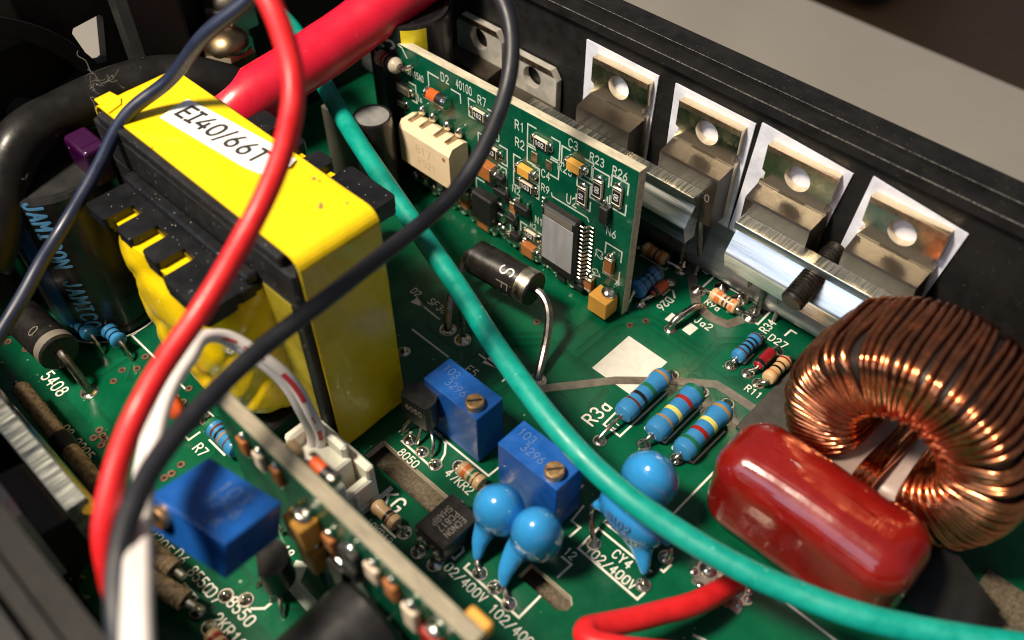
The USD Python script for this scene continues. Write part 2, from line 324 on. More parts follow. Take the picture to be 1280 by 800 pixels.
# ================================================================== THE SETTING
DESK_Z = -15
desk_edge = [(-1500, 178), (1500, 100)]
single('desk', prism(Polygon([(-1500, -900), (1500, -900), (1500, 98), (-1500, 174)]), DESK_Z - 25, DESK_Z), 'desk', None, None, kind='structure')
single('floor', box(-5000, 4000, -1000, 6000, -740, -700), 'floor_wood', kind='structure')
b = thing('bag', 'black bag standing on the dark brown floor beyond the desk edge', 'bag', (-600, 1500, -700))
part(b, 'body', rbox(-900, -455, 1330, 1700, -700, -420, 40), 'bag_black')
part(b, 'strap', tube([(-800, 1450, -430), (-760, 1450, -330), (-600, 1450, -330), (-560, 1450, -430)], 12), 'bag_black')

# ------------------------------------------------------------------ the aluminium case
case_r = thing('case_wall', 'black anodised aluminium case wall behind the row of power transistors', 'case wall', (0, 28, -12))
X0, X1 = -95, 110
part(case_r, 'wall_panel', along_x([(28, 10.8), (28, 31.4), (27.0, 32.2), (27.0, 33.6), (29.6, 33.6), (29.6, 34.3), (33.4, 34.3), (33.4, -12), (30, -12), (30, 1.2), (30, 10.8)], X0, X1), 'case_black', smooth=20)
part(case_r, 'ledge', along_x([(29.9, 1.0), (26.9, 1.4), (26.4, 2.6), (26.4, 4.0), (27.4, 7.5), (27.9, 10.7), (29.9, 10.75)], X0, X1), 'case_bare', 'bare grey metal ledge under the pads', smooth=40)
def worn_edge(y, z, w, seed):
    g = np.random.default_rng(seed); out = []; x = X0
    while x < X1:
        l = g.uniform(0.15, 0.7)
        out.append(hull([(x, y - w, z + .03), (x + l, y - w, z + .03), (x, y, z + .05), (x + l, y, z + .05), (x, y - w * .2, z - w), (x + l, y - w * .2, z - w), (x, y + w * g.uniform(.5, 1.3), z + .03), (x + l, y + w * .9, z + .03)])); x += l + g.uniform(0.0, 0.12)
    return cat_(out)
part(case_r, 'worn_edge', worn_edge(27.08, 33.58, 0.10, 1), 'case_worn', 'bright rubbed inner edge', smooth=False)
part(case_r, 'worn_edge', worn_edge(29.66, 34.28, 0.055, 2), 'case_worn', 'thin bright rubbed upper edge', smooth=False)
case_l = thing('case_wall', 'blurred dark case wall edge in the near left corner', 'case wall', (0, -68, -12))
part(case_l, 'wall_panel', along_x([(-67.6, 1.2), (-67.6, 31.4), (-66.9, 32.2), (-66.9, 33.6), (-69.4, 33.6), (-69.4, 34.3), (-70.4, 34.3), (-70.5, 32.4), (-71.3, 32.4), (-71.4, 34.1), (-73.6, 33.6), (-74.6, 32.0), (-74.6, -12), (-69, -12), (-69, 1.2)], X0, 48), 'case_black', smooth=20)
single('case_bottom', box(-95, 110, -69, 30, -11.9, -9), 'insulator', kind='structure')
rear = thing('rear_panel', 'black plastic fan housing panel with a cut-out at the back of the case', 'fan housing', (-68, -25, -12))
panel = Polygon([(-67.5, -12), (27.9, -12), (27.9, 36), (10, 40), (-10, 44), (-67.5, 46)]).difference(Polygon([(-23.6, 31.0), (-23.2, 31.6), (-18.9, 32.0), (-18.5, 31.5), (-20.2, 25.1), (-20.8, 24.9), (-22.3, 25.3)]))
part(rear, 'panel', xf(prism(panel, 0, 2.0), frame((-67, 0, 0), (0, 1, 0), (0, 0, 1), (1, 0, 0))), 'fan_black')
part(rear, 'fan_frame', xf(prism(Point(-45, 18).buffer(24, quad_segs=24).difference(Point(-45, 18).buffer(21.5, quad_segs=24)), 0, 3.0), frame((-64.9, 0, 0), (0, 1, 0), (0, 0, 1), (1, 0, 0))), 'fan_black')
for k in range(5):
    a = math.radians(20 + 72 * k)
    part(rear, 'strut', tube([(-63.5, -45 + 6 * math.cos(a), 18 + 6 * math.sin(a)), (-63.5, -45 + 21.6 * math.cos(a), 18 + 21.6 * math.sin(a))], 1.3, 8, spline=False), 'fan_black')
part(rear, 'hub', lathe([(0, 0), (6.5, 0), (6.5, 2.4), (5.8, 3), (0, 3)], (-64.9, -45, 18), (-60, -45, 18)), 'fan_black')
part(rear, 'screw', lathe([(0, 0.7), (.7, .7), (1.0, 1.1), (1.7, 1.0), (2.3, .3), (2.3, 0), (0, 0)], (-65, -34.5, 23.1), (-60, -34.5, 23.1)), 'fan_grey')
part(rear, 'bracket', box(-66.2, -62.5, -35, -30, 33.5, 46, 0.6), 'fan_grey', 'dark grey bracket near the corner')
part(rear, 'post', box(-64.9, -60, -17.5, -8, 8, 46, 1.2), 'fan_grey')

# ================================================================== MAIN BOARD
pcb = thing('main_circuit_board', 'large green main circuit board with white printed lettering across the case', 'circuit board', (0, -20, -1.6))
slots = [Polygon([(2.5, -30.4), (2.5, -27.5), (20.3, -27.5), (20.8, -28.0), (20.8, -30.0), (20.3, -30.4)]), Polygon([(29.0, -28.9), (29.0, -26.9), (35.0, -26.9), (35.7, -27.5), (35.7, -28.3), (35.0, -28.9)]), Polygon([(-6, -30), (-6, -24.5), (-3.0, -24.5), (-3.0, -30)])]
slots = [s_.buffer(.25) for s_ in slots]
board = sbox(-80, -66.5, 104, 29.8)
for s_ in slots: board = board.difference(s_)
part(pcb, 'board_panel', prism(board, -1.6, 0), 'solder_mask')
for s_ in slots[:2]:
    part(pcb, 'slot_wall', prism(s_.difference(s_.buffer(-0.05)), -1.55, -0.3), 'board_edge', 'pale cut edge of a milled slot')
part(pcb, 'slot_floor', box(1.5, 22, -32, -26, -4.5, -3.0), 'board_core', 'rough brown sheet seen through the long slot')
part(pcb, 'slot_floor', box(28, 37, -30, -26, -4.5, -3.0), 'board_core', 'rough brown sheet seen through the short slot')
# copper under the mask: large pours cut by thin channels
gr = np.random.default_rng(11)
pours = [sbox(9, -13, 39, 12.5), sbox(-14, -12, 8, 10.4), sbox(9, 13, 30.5, 26), sbox(11, -25.5, 29, -14), sbox(-36, -53, -12, -43), sbox(24, -64, 70, -34), sbox(41, -26, 72, -9), sbox(-12, -64, 2, -54), sbox(0, -34, 11, -30), sbox(-46, -66, -28, -56), sbox(-60, 12, -5, 27), sbox(2, -54, 20, -46), sbox(44, -4, 90, 25)]
chan = []
def route(x, y, n, step):
    pts = [(x, y)]; d = gr.integers(0, 8)
    for _ in range(n):
        l = gr.uniform(.5, 1) * step; a = d * math.pi / 4; x += l * math.cos(a); y += l * math.sin(a); pts.append((x, y)); d += gr.choice([-1, 1])
    return pts
for k in range(34):
    chan.append(LineString(route(gr.uniform(-40, 60), gr.uniform(-60, 24), gr.integers(3, 7), 7)).buffer(gr.uniform(.15, .45), quad_segs=2, join_style='mitre', cap_style='flat'))
chan += [LineString([(x, y), (x, y + 9), (x + 4, y + 13), (x + 13, y + 13)]).buffer(.3, cap_style='flat') for x, y in ((11, 2), (12.2, 1), (24.5, 9), (25.6, 8.5), (1, -12), (2.3, -12.4), (3.6, -12.8))]
cut = union_all(chan)
JOINTS = [[23.4, -7.6], [23.6, 8.0], [28.1, -4.0], [28.5, 8.5], [32.6, -2.8], [32.2, 9.2], [28.7, 15.2], [31.2, 15.6], [33.3, 15.1], [32.0, 22.0], [25.4, 24.8], [16.5, 23.8], [12.1, 25.3], [3.8, 25.5], [11.9, 15.8], [12.4, 22.3], [12.7, -23.3], [18.3, -23.6], [14.7, -34.7], [8.7, -34.6], [-5.5, -7.9], [-2.5, -7.8], [10.5, -5.8], [5.0, -24.9], [7.6, -25.1], [10.3, -25.3], [17.9, -35.3], [20.6, -35.1], [25.3, -32.1], [27.9, -32.2], [30.5, -32.5], [32.6, -19.7], [40.4, -19.8], [40.1, -15.1], [-33.4, -50.3], [-17.5, -41.8], [-6.8, -41.4], [44.7, -12.8], [18.9, 21.4], [18.2, 14.7], [63.8, -2.8], [5.7, -54.7], [7.8, -53.4], [18.7, 27.0], [22.1, 26.6], [25.4, 26.6], [4.9, -58.1], [7.6, -58.3], [-7.0, -15.2], [36, 26.6], [39.5, 26.6], [11.5, 27.0], [7.5, 26.6]]
clear = union_all([Point(*j).buffer(1.15) for j in JOINTS] + slots)
for p_ in pours:
    q = p_.buffer(-1.2).buffer(1.2, quad_segs=1).difference(cut).difference(clear)
    part(pcb, 'copper_area', prism(q, 0, 0.045), 'mask_over_copper', smooth=False)
# tinned tracks that lie bare of green
TIN = [[(11.8, -6.7), (18.5, 1.8), (24.7, 7.5), (29.1, 10.9), (33.1, 11.0), (40, 11)], [(10.5, 28.2), (12.2, 27.9), (15.6, 24.0), (18.3, 21.2), (21.3, 20.7), (23.8, 21.3), (24.8, 23.6)], [(8.7, -45.8), (10.2, -48.4), (16.2, -48.6), (24, -50)]]
for pts, w, mm_ in zip(TIN, (1.35, 1.5, 1.6), ('dull_tin', 'dull_tin', 'silk_pale')):
    part(pcb, 'bare_track', prism(line_poly(pts, w), 0.04, 0.11), mm_)
# silkscreen outlines
LINES = [[[26.9, 29.6], [27.0, 24.4], [26.2, 24.4]], [[19.0, 28.8], [26.9, 28.9]], [[19.1, 27.7], [26.9, 27.9]], [[16.5, 29.5], [16.6, 24.1], [17.7, 24.1]], [[16.4, 28.9], [17.8, 28.9]], [[10.5, 29.3], [12.9, 29.3], [13.0, 27.7]], [[10.9, 28.5], [12.5, 28.5]], [[20.8, 24.2], [24.0, 24.3]], [[5.1, 24.1], [10.1, 24.1], [10.1, 24.8]], [[22.0, -2.2], [22.1, -5.2], [24.9, -5.2], [25.0, 5.4]], [[26.5, -1.9], [29.9, -1.9], [29.9, 6.5]], [[26.5, -1.9], [26.5, -1.0]], [[31.1, -1.9], [34.5, -1.9], [34.6, 5.2]], [[31.1, -1.9], [31.1, -1.0]], [[37.2, -9.7], [37.3, 0.1]], [[40.1, -17.8], [31.7, -17.7], [31.7, -21.5], [41.0, -21.7], [41.1, -20.4]], [[31.7, -15.6], [31.7, -16.6], [36.0, -16.5]], [[40.6, -16.8], [41.1, -16.8], [41.2, -15.4]], [[6.3, -21.8], [16.5, -21.7], [16.6, -19.8]], [[6.0, -21.7], [7.4, -21.6], [8.9, -22.1], [10.0, -23.3], [10.7, -25.2]], [[4.2, -25.8], [10.5, -25.9]], [[-9.4, -11.5], [-1.6, -11.5]], [[28.3, -16.5], [28.6, -19.2], [30.0, -19.2], [29.9, -21.1]], [[23.5, -32.0], [23.5, -32.9], [27.4, -32.9], [27.3, -31.4]], [[21.2, -31.0], [21.8, -31.4], [21.8, -32.9], [21.2, -32.9]], [[28.4, -32.9], [32.5, -32.9], [32.5, -29.2]], [[32.4, -26.1], [32.5, -23.7], [30.9, -23.7]], [[51.4, -10.05], [66, -10.05]], [[67.3, -1.8], [67.4, 1.9]], [[-38.3, -39.9], [-38.4, -40.65], [-30.5, -40.65]], [[-27.1, -40.8], [-24.1, -40.8]], [[-19.5, -40.85], [-16.4, -40.85]], [[-18.3, -45.3], [-16.4, -45.3], [-16.4, -43.5]], [[-14.5, -43.4], [-10.8, -43.4]], [[0.7, -57.2], [3.5, -57.2], [3.5, -58.4]], [[9.1, -53.7], [10.3, -52.5], [10.3, -50.3], [8.7, -48.9]], [[-5.8, -57.5], [-4.4, -57.5], [-4.4, -58.5]], [[48.3, -20.7], [49.5, -20.3], [51.7, -20.3]], [[26.3, -18.0], [26.3, -14.3]], [[31.1, 25.2], [31.2, 26.8], [32.2, 26.8]], [[29.8, 16.6], [29.8, 19.2]], [[1.1, -8.1], [7.0, -8.0]], [[7.05, -9.4], [6.95, -7.0]], [[8.6, -37.5], [8.6, -31.4]], [[11.8, -35.9], [14.5, -35.9]], [[66.2, 1.2], [68.4, 1.2]], [[66.2, 2.0], [68.4, 2.0]], [[-12.2, -7.2], [-7.8, -7.4]], [[13.2, 21.2], [13.2, 19.4]], [[13.6, 21.4], [14.9, 20.2]]]
for l in LINES:
    part(pcb, 'silk_outline', prism(line_poly(l, 0.30), 0.05, 0.075), 'silk_white', smooth=False)
aa = [(-47 + 8.6 * math.cos(math.radians(t)), -39 + 8.6 * math.sin(math.radians(t))) for t in range(-70, 20, 6)]
part(pcb, 'silk_outline', prism(line_poly(aa, 0.3), 0.05, 0.075), 'silk_white', 'white printed arc around the tall capacitor', smooth=False)
for pol, nm in (([(14.6, 1.2), (14.6, 9.5), (21.7, 9.4), (21.7, 1.2)], 'printed_block'), ([(16.4, 15.7), (16.4, 17.5), (17.8, 17.4), (17.7, 15.8)], 'printed_block'), ([(19.5, 15.8), (19.6, 17.8), (21.1, 17.7), (21.0, 15.7)], 'printed_block'), ([(2.6, -8.9), (5.5, -8.0), (2.6, -7.2)], 'printed_arrow'), ([(-13.6, -8.0), (-11.2, -7.3), (-13.6, -6.6)], 'printed_arrow'), ([(67.0, .4), (69.0, 1.0), (69.0, 2.2), (67.0, 2.4)], 'printed_block')):
    part(pcb, nm, prism(Polygon(pol), 0.05, 0.075), 'silk_white', smooth=False)
TEXTS = [('N1', 3.6, -24.5, 1.6, 0), ('8050', 7.0, -27.0, 1.5, 0), ('47KR2', 14.4, -24.9, 1.6, 0), ('KG', 10.4, -32.7, 2.9, 0), ('10KR13', 12.4, -36.8, 1.3, 0), ('102/400V', 24.5, -34.1, 1.6, 0), ('102/400V', 33.0, -34.2, 1.6, 0), ('CY4', 36.5, -18.9, 1.6, 0), ('102/400V', 36.2, -20.7, 1.6, 0), ('R3a', 20.2, -4.4, 2.6, 90), ('IT', 23.2, -4.3, 1.4, 90), ('Ja2', 21.1, 19.0, 1.7, 0), ('M3', 14.7, 28.4, 1.7, 0), ('R9a', 19.9, 23.0, 1.5, 0), ('R34', 28.3, 25.1, 1.7, 90), ('D27', 31.0, 23.6, 1.7, 0), ('R11', 33.5, 13.4, 1.5, 0), ('D26', 14.5, 18.3, 1.7, -90), ('E5', 2.6, -11.0, 1.7, 0), ('D2', -14.5, -6.0, 1.5, 0), ('SF36', -10.0, -5.7, 1.6, 0), ('5408', -38.2, -52.9, 2.3, 0), ('R7', -13.9, -45.1, 1.8, 0), ('R2', -18.7, -41.9, 1.6, 0), ('8550', 8.6, -54.6, 1.9, 0), ('D7', 4.7, -55.6, 1.8, 0), ('2KR18', 9.6, -57.0, 1.9, 0), ('D6 8550', 0.2, -55.6, 1.8, 0), ('2205', -6.0, -56.2, 1.9, 0), ('48', 6.3, -46.3, 1.7, 0), ('P2', 7.3, -48.3, 1.7, 0), ('3', 4.9, -43.9, 1.6, 0), ('02 2205', -26.9, -55.8, 1.8, 0), ('12', 31.5, -22.7, 1.4, 0)]
for t, x, y, h, r in TEXTS:
    pol = affinity.translate(affinity.rotate(text_poly(t, h * .74, 0.155), r, origin=(0, 0)), x, y)
    part(pcb, 'printed_lettering', prism(pol, 0.05, 0.08), 'silk_white', smooth=False)
# pads, solder and vias
for k, (x, y) in enumerate(JOINTS):
    big = k in (10, 11, 34, 37, 20, 21, 22, 43, 44, 45)
    s_ = 1.35 if big else 1.0
    p_ = part(pcb, 'solder_pad', xf(prism(Point(0, 0).buffer(0.95 * s_, quad_segs=5), 0.02, 0.09), frame((x, y, 0), (1, 0, 0), (0, 1, 0), (0, 0, 1))), 'tinned', smooth=20)
    h = gr.uniform(.5, .9)
    part(p_, 'solder_fillet', displaced(lathe([(0.80 * s_, 0.08), (0.62 * s_, 0.22), (.45 * s_, .35 * h + .15), (.33, h), (0.2, h + .15), (0, h + .2)], (x, y, 0), (x + gr.uniform(-.15, .15), y + gr.uniform(-.15, .15), 1), 14), 0.10, 1.5, k), 'solder', smooth=50)
VIAS = [[-33.5, -45.1], [-32.2, -43.5], [-32.6, -47.0], [-33.3, -41.5], [-26.5, -52.7], [-25.9, -53.9], [-25.4, -52.9], [-24.6, -53.0], [-24.1, -53.8], [-23.9, -42.5], [-22.4, -42.3], [-23.8, -40.4], [-21.6, -45.9], [-13.8, -48.2], [-13.5, -49.8], [-13.6, -50.8], [-9.1, -40.9], [3.0, 2.2], [-24.9, -38.3], [-49.0, -52.0], [-47.1, -52.7], [-50.3, -53.8], [-8.8, -16.0], [13.4, 11.2], [14.6, 13.5]]
for x, y in VIAS:
    v_ = part(pcb, 'via', prism(Point(x, y).buffer(.55, quad_segs=4).difference(Point(x, y).buffer(.26, quad_segs=3)), 0.03, 0.12), 'via_copper', smooth=20)
    part(v_, 'via_hole', prism(Point(x, y).buffer(.27, quad_segs=3), 0.03, 0.07), 'hole_dark')
# soldered cluster round the red wire
cl = union_all([Point(44.0, -14.1).buffer(.7), Point(44.9, -12.8).buffer(1.1), Point(46.2, -11.6).buffer(.6), LineString([(44.5, -15.2), (48.2, -12.4), (50.6, -13.0), (49.0, -15.0), (44.5, -15.2)]).buffer(.4), Polygon([(44.5, -15.2), (45, -12), (49, -11.2), (50.8, -13.0), (48.8, -15)]), sbox(46.5, -15.2, 50.6, -14.2)])
part(pcb, 'bare_track', prism(cl, 0.04, 0.12), 'tinned', 'tinned patch under the soldered red wire')
for x, y, r in ((44.9, -12.9, 1.05), (48.4, -12.6, 1.35), (43.7, -14.3, .55), (46.3, -11.6, .55), (49.9, -11.9, .5), (50.4, -12.8, .5), (49.9, -14.0, .55), (45.3, -15.2, .5), (48.2, -10.9, .4)):
    part(pcb, 'solder_blob', displaced(lathe([(r, .08), (r * .9, r * .35), (r * .55, r * .62), (0, r * .7)], (x, y, 0), (x, y, 1), 16), .06, 1.4, int(x * 7)), 'solder', smooth=60)

# ================================================================== POWER TRANSISTORS ON THE WALL
TX = [-4.0, 11.5, 25.75, 40.5]
where = ['leftmost of the four on white pads', 'second from left of four on white pads', 'third of the four on white pads', 'rightmost of the four on white pads, marked IRFB40']
def fet(x0, label, top=28.5, ypad=27.75, dull=False, sgn=1, group='power transistors along the case walls'):
    """TO-220: tab on the wall, body below it, three leads; sgn -1 mirrors it to the opposite wall"""
    Y = lambda y: y if sgn > 0 else -39.6 - y
    t = thing('power_transistor', label, 'transistor', (x0, Y(26), 0), group)
    w = 5.1; y1, y0 = ypad, ypad - 1.25
    outl = Polygon([(-w, 13.2), (w, 13.2), (w, top - 5.6), (w - .55, top - 5.3), (w - .55, top - 4.3), (w, top - 4.0), (w, top), (-w, top), (-w, top - 4.0), (-w + .55, top - 4.3), (-w + .55, top - 5.3), (-w, top - 5.6)]) if not dull else Polygon([(-w, 10), (w, 10), (w, top - 1.6), (w - 1.2, top), (-w + 1.2, top), (-w, top - 1.6)])
    hz = top - 2.9
    tab = prism(outl.difference(Point(0, hz).buffer(1.85, quad_segs=8)), 0.06, 1.25)
    tabm = xf(tab, frame((x0, Y(y1), 0), (1, 0, 0), (0, 0, 1), (0, -sgn, 0)))
    if sgn < 0: tabm.invert()
    part(t, 'tab', tabm, 'tab_dull' if dull else 'tab_metal', smooth=25)
    rim = outl.buffer(-.02).intersection(sbox(-w + .1, top - .95, w - .1, top + 1))
    rm = xf(prism(rim, 1.255, 1.33), frame((x0, Y(y1), 0), (1, 0, 0), (0, 0, 1), (0, -sgn, 0)))
    if sgn < 0: rm.invert()
    part(t, 'tab_edge', rm, 'tab_edge', 'brownish upper edge of the tab')
    by0 = y1 - 4.5
    bz = top - 6.1
    pts = []
    for x in (-w + .02, w - .02):
        pts += [(x0 + x, Y(y0 + .1), bz), (x0 + x * .985, Y(y0 - .35), bz), (x0 + x * .97, Y(by0 + .15), bz - .55), (x0 + x * .97, Y(by0), bz - .85), (x0 + x * .97, Y(by0), bz - 8.8), (x0 + x * .985, Y(by0 + .7), bz - 9.2), (x0 + x, Y(y1 - .05), bz - 9.2), (x0 + x, Y(y1 - .05), bz - .4)]
    bd = part(t, 'body', hull(pts), 'epoxy_black', smooth=25)
    part(bd, 'notch', hull([(x0 + a, Y(b_), c_) for a in (-2.0, 2.0) for b_, c_ in ((y0 - .42, bz - .02), (y0 - .05, bz + .03), (y0 - .5, bz - .25))]), 'hole_dark', 'dark mould slot at the top of the body')
    for dx in (-2.54, 0, 2.54):
        zz = bz - 9.1
        part(t, 'lead', tube([(x0 + dx, Y(y1 - 2.6), zz + .3), (x0 + dx, Y(y1 - 2.6), zz - 2.0), (x0 + dx, Y(y1 - 2.0 + (1.2 if dx else .3)), 2.2), (x0 + dx, Y(y1 - 1.6 + (1.2 if dx else .3) - 1.2), -0.6)], [.42] * 13 if False else .40, 8, per=4), 'lead_grey')
    return t, bz, by0
for k, x in enumerate(TX):
    t, bz, by0 = fet(x, 'power transistor with shiny drilled tab, ' + where[k])
    if k in (1, 3):
        tx = xf(prism(text_poly('IRFB40', 1.15, .16), 0, .03), frame((x + (1.2 if k == 3 else 1.5), by0 - .005, bz - 4.9 if k == 3 else bz - 4.2), (1, 0, 0), (0, 0, 1), (0, -1, 0)))
        part(t, 'marking', tx, 'print_grey', smooth=False)
PADS = [[(-11.4, 29.75), (1.75, 29.5), (1.2, 10.9), (-11.4, 10.9)], [(4.6, 29.7), (17.65, 29.45), (17.05, 10.85), (4.7, 10.9)], [(18.5, 30.1), (32.0, 29.2), (29.7, 10.85), (17.25, 10.85), (17.6, 15)], [(34.45, 30.2), (47.2, 28.75), (45.0, 10.85), (33.0, 10.85), (33.2, 14.0)]]
pl = ['white silicone insulating pad behind the leftmost shiny transistor tab', 'white silicone insulating pad behind the second shiny transistor tab', 'white silicone insulating pad with slanted sides behind the third shiny transistor tab', 'white rumpled silicone insulating pad behind the rightmost transistor tab']
for k, pd in enumerate(PADS):
    e = prism(Polygon(pd), 0.0, 0.25)
    e = e.subdivide_to_size(1.2) if hasattr(e, 'subdivide_to_size') else e
    e = xf(e, frame((0, 27.99, 0), (1, 0, 0), (0, 0, 1), (0, -1, 0)))
    e.vertices[:, 1] -= (meshkit.fbm(e.vertices * .35, 3, k) - .5) * .12
    single('insulating_pad', e, 'silicone_pad', pl[k], 'insulating pad', smooth=30, group='white pads on the case wall')
fet(-32.6, 'dull grey transistor tab farthest back on the wall, behind the upright board', 24.4, 27.75, True)
fet(-20.9, 'dull grey transistor tab on the wall just right of the black wire', 22.6, 27.75, True)
# clamps pressing the bodies to the wall
PROF = [(23.25, 19.05), (21.05, 19.05), (20.95, 18.75), (20.95, 18.0), (21.7, 17.85), (22.0, 17.5), (22.05, 17.0), (20.25, 14.25), (20.1, 13.9), (20.1, 13.5), (20.95, 10.6), (23.25, 10.6)]
def clamp(x0, x1, label, sgn=1):
    Y = lambda y: y if sgn > 0 else -39.6 - y
    pr = [(Y(a), b_) for a, b_ in PROF]
    t = thing('clamp_bar', label, 'clamp', (x0, Y(23), 10), 'clamp bars along the case walls')
    part(t, 'bar', along_x(pr if sgn > 0 else pr[::-1], x0, x1), 'aluminium', smooth=22)
    ys = sorted((Y(23.15), Y(21.12)))
    part(t, 'sawn_top', box(x0 + .1, x1 - .1, ys[0], ys[1], 18.9, 19.09), 'aluminium_cut', 'rough sawn upper edge of the bar')
    return t
clamp(-17.5, 14.4, 'bright aluminium clamp bar partly hidden behind the upright green board')
clamp(21.3, 52.5, 'bright aluminium clamp bar held by the black set screw')
scr = thing('set_screw', 'black threaded set screw through the right clamp bar', 'screw', (33.5, 23, 17.5))
a_, b_ = np.array([33.5, 16.9, 15.4]), np.array([33.5, 27.0, 17.8]); L_ = np.linalg.norm(b_ - a_)
prof = [(0, .35), (.75, .35), (.8, 0), (1.35, 0), (1.55, .2)]
d = .3
while d < L_ - .6:
    prof += [(1.62, d), (1.62, d + .12), (1.36, d + .3), (1.36, d + .38)]; d += .56
prof += [(1.5, L_), (0, L_)]
part(scr, 'threaded_shank', lathe(prof[2:], a_, b_, 26), 'screw_black', smooth=25)
part(scr, 'end_face', lathe([(0, 0), (1.3, 0), (1.3, -.06), (1.0, -.1), (0, -.1)], a_ + (b_ - a_) / L_ * .05, b_, 20), 'screw_black')
# mirrored clamp and parts on the near left wall
clamp(-60, -3.2, 'silver clamp bar lying diagonally in the lower left corner', -1)
fet(-8.5, 'black power transistor in deep shade below the end of the left clamp bar', 24.0, 27.75, True, -1)
fet(-24.0, 'black power transistor in deep shade beside the left clamp bar', 24.0, 27.75, True, -1)

# ================================================================== UPRIGHT CONTROL BOARD
YB = 11.65
def ztop(x): return 26.3 + (x + 38) / 49.4 * 1.2
ub = thing('upright_circuit_board', 'upright green board full of tiny chips in front of the transistors', 'circuit board', (-13, 12.4, 0))
out = Polygon([(-38.3, .3), (11.4, .3), (11.4, ztop(11.4)), (-38.3, ztop(-38.3))])
upf = frame((0, YB, 0), (1, 0, 0), (0, 0, 1), (0, -1, 0))     # (x, z, towards the viewer)
part(ub, 'board_core', xf(prism(out.buffer(-.001), -1.55, -0.05), upf), 'board_edge', 'pale sawn fibreglass edge', smooth=20)
part(ub, 'front_face', xf(prism(out.buffer(-.04), -0.06, 0), upf), 'board_mask', smooth=20)
part(ub, 'back_face', xf(prism(out.buffer(-.04), -1.61, -1.54), upf), 'board_mask', smooth=20)
def on_b(mesh): return xf(mesh, upf)
def bl(t, x, z, h, rot=0, w=.14): part(ub, 'printed_lettering', on_b(prism(affinity.translate(affinity.rotate(affinity.scale(text_poly(t, h * .92, w, .8), .62 if len(t) > 4 else .85, 1, origin=(0, 0)), rot, origin=(0, 0)), x, z), .01, .035)), 'silk_pale', smooth=False)
def bo(*ls):
    for l in ls: part(ub, 'silk_outline', on_b(prism(line_poly(l, .24), .01, .035)), 'silk_pale', smooth=False)
for t, x, z, h in (('R1', -9.7, 24.0, 1.6), ('R2', -9.5, 21.0, 1.6), ('C3', .3, 26.0, 1.5), ('R23', 4.5, 25.7, 1.4), ('R26', 8.4, 25.6, 1.4), ('R25', -.9, 21.2, 1.5), ('C4', -4.4, 18.2, 1.5), ('R9', -4.4, 15.6, 1.4), ('N2', -10.2, 12.0, 1.4), ('N1', -5.6, 8.7, 1.4), ('R2', -6.6, 7.0, 1.1), ('U2', .6, 16.3, 1.7), ('N6', 8.0, 14.9, 1.5), ('D2', -24.7, 24.9, 1.5), ('40100', -20.7, 25.2, 1.5), ('R7', -17.0, 24.6, 1.5), ('2003415A0', -32.0, 22.4, 1.2), ('Rs', -31.0, 18.4, 1.2), ('0', -14.0, 19.8, 1.6)): bl(t, x, z, h)
bl('C2', 6.3, 9.6, 1.4, -90); bl('C7', 6.0, 5.6, 1.3, -60)
def box_o(x0, x1, z0, z1, gap=.45):
    xm = (x0 + x1) / 2; g_ = (x1 - x0) * gap / 2
    bo([(xm - g_, z1), (x0, z1), (x0, z0), (xm - g_, z0)], [(xm + g_, z1), (x1, z1), (x1, z0), (xm + g_, z0)])
def box_v(x0, x1, z0, z1, gap=.3):
    zm = (z0 + z1) / 2; g_ = (z1 - z0) * gap / 2
    bo([(x0, zm + g_), (x0, z1), (x1, z1), (x1, zm + g_)], [(x0, zm - g_), (x0, z0), (x1, z0), (x1, zm - g_)])
def chip(x, z, l, w, h, body, top=None, vertical=False, kind='chip_resistor', mark=None):
    """two-terminal surface part lying on the upright board"""
    X = (lambda a, b_: (x + a, z + b_)) if not vertical else (lambda a, b_: (x + b_, z + a))
    def bx(a0, a1, b0, b1, h0, h1, c):
        (x0, z0), (x1, z1) = X(a0, b0), X(a1, b1)
        return on_b(box(min(x0, x1), max(x0, x1), min(z0, z1), max(z0, z1), h0, h1, c))
    p_ = part(ub, kind, bx(-l / 2 + .25, l / 2 - .25, -w / 2, w / 2, .05, h, .06), body, smooth=20)
    for s_ in (-1, 1):
        part(p_, 'terminal', bx(*sorted((s_ * (l / 2 - .42), s_ * l / 2)), -w / 2 - .03, w / 2 + .03, .03, h + .04, .08), 'tinned', smooth=20)
        (sx, sz) = X(s_ * (l / 2 + .12), 0)
        sm = displaced(xf(trimesh.creation.icosphere(2, 1), np.diag([.55 if not vertical else .75, .75 if not vertical else .55, h * .62, 1])), .08, 2.0, int(abs(x * 13 + z * 7 + s_)))
        sm.apply_translation([sx, sz, h * .22]); part(p_, 'solder', on_b(sm), 'solder', smooth=60)
    if top: part(p_, 'top_coat', bx(-l / 2 + .5, l / 2 - .5, -w / 2 + .12, w / 2 - .12, h - .02, h + .05, .02), top)
    if mark:
        tp = affinity.rotate(text_poly(mark, .7, .2), 90 if vertical else 0, origin=(0, 0))
        part(p_, 'marking', on_b(prism(affinity.translate(tp, x, z), h + .05, h + .07)), 'print_light', smooth=False)
chip(-5.2, 23.5, 3.0, 1.5, .6, 'chip_ceramic', 'chip_black', mark='102'); box_o(-8.0, -2.0, 21.9, 25.2)
box_o(-8.0, -2.0, 18.7, 21.5)
for x in (-6.6, -3.8): part(ub, 'bare_pad', on_b(box(x - .6, x + .6, 19.4, 21.0, .0, .12, .03)), 'pad_copper')
chip(1.3, 23.2, 3.0, 1.5, 1.1, 'tantalum', kind='chip_capacitor'); box_o(-1.6, 4.0, 22.0, 24.8)
chip(-7.9, 17.2, 3.0, 1.5, 1.1, 'tantalum', kind='chip_capacitor'); box_o(-10.7, -5.6, 15.9, 18.5)
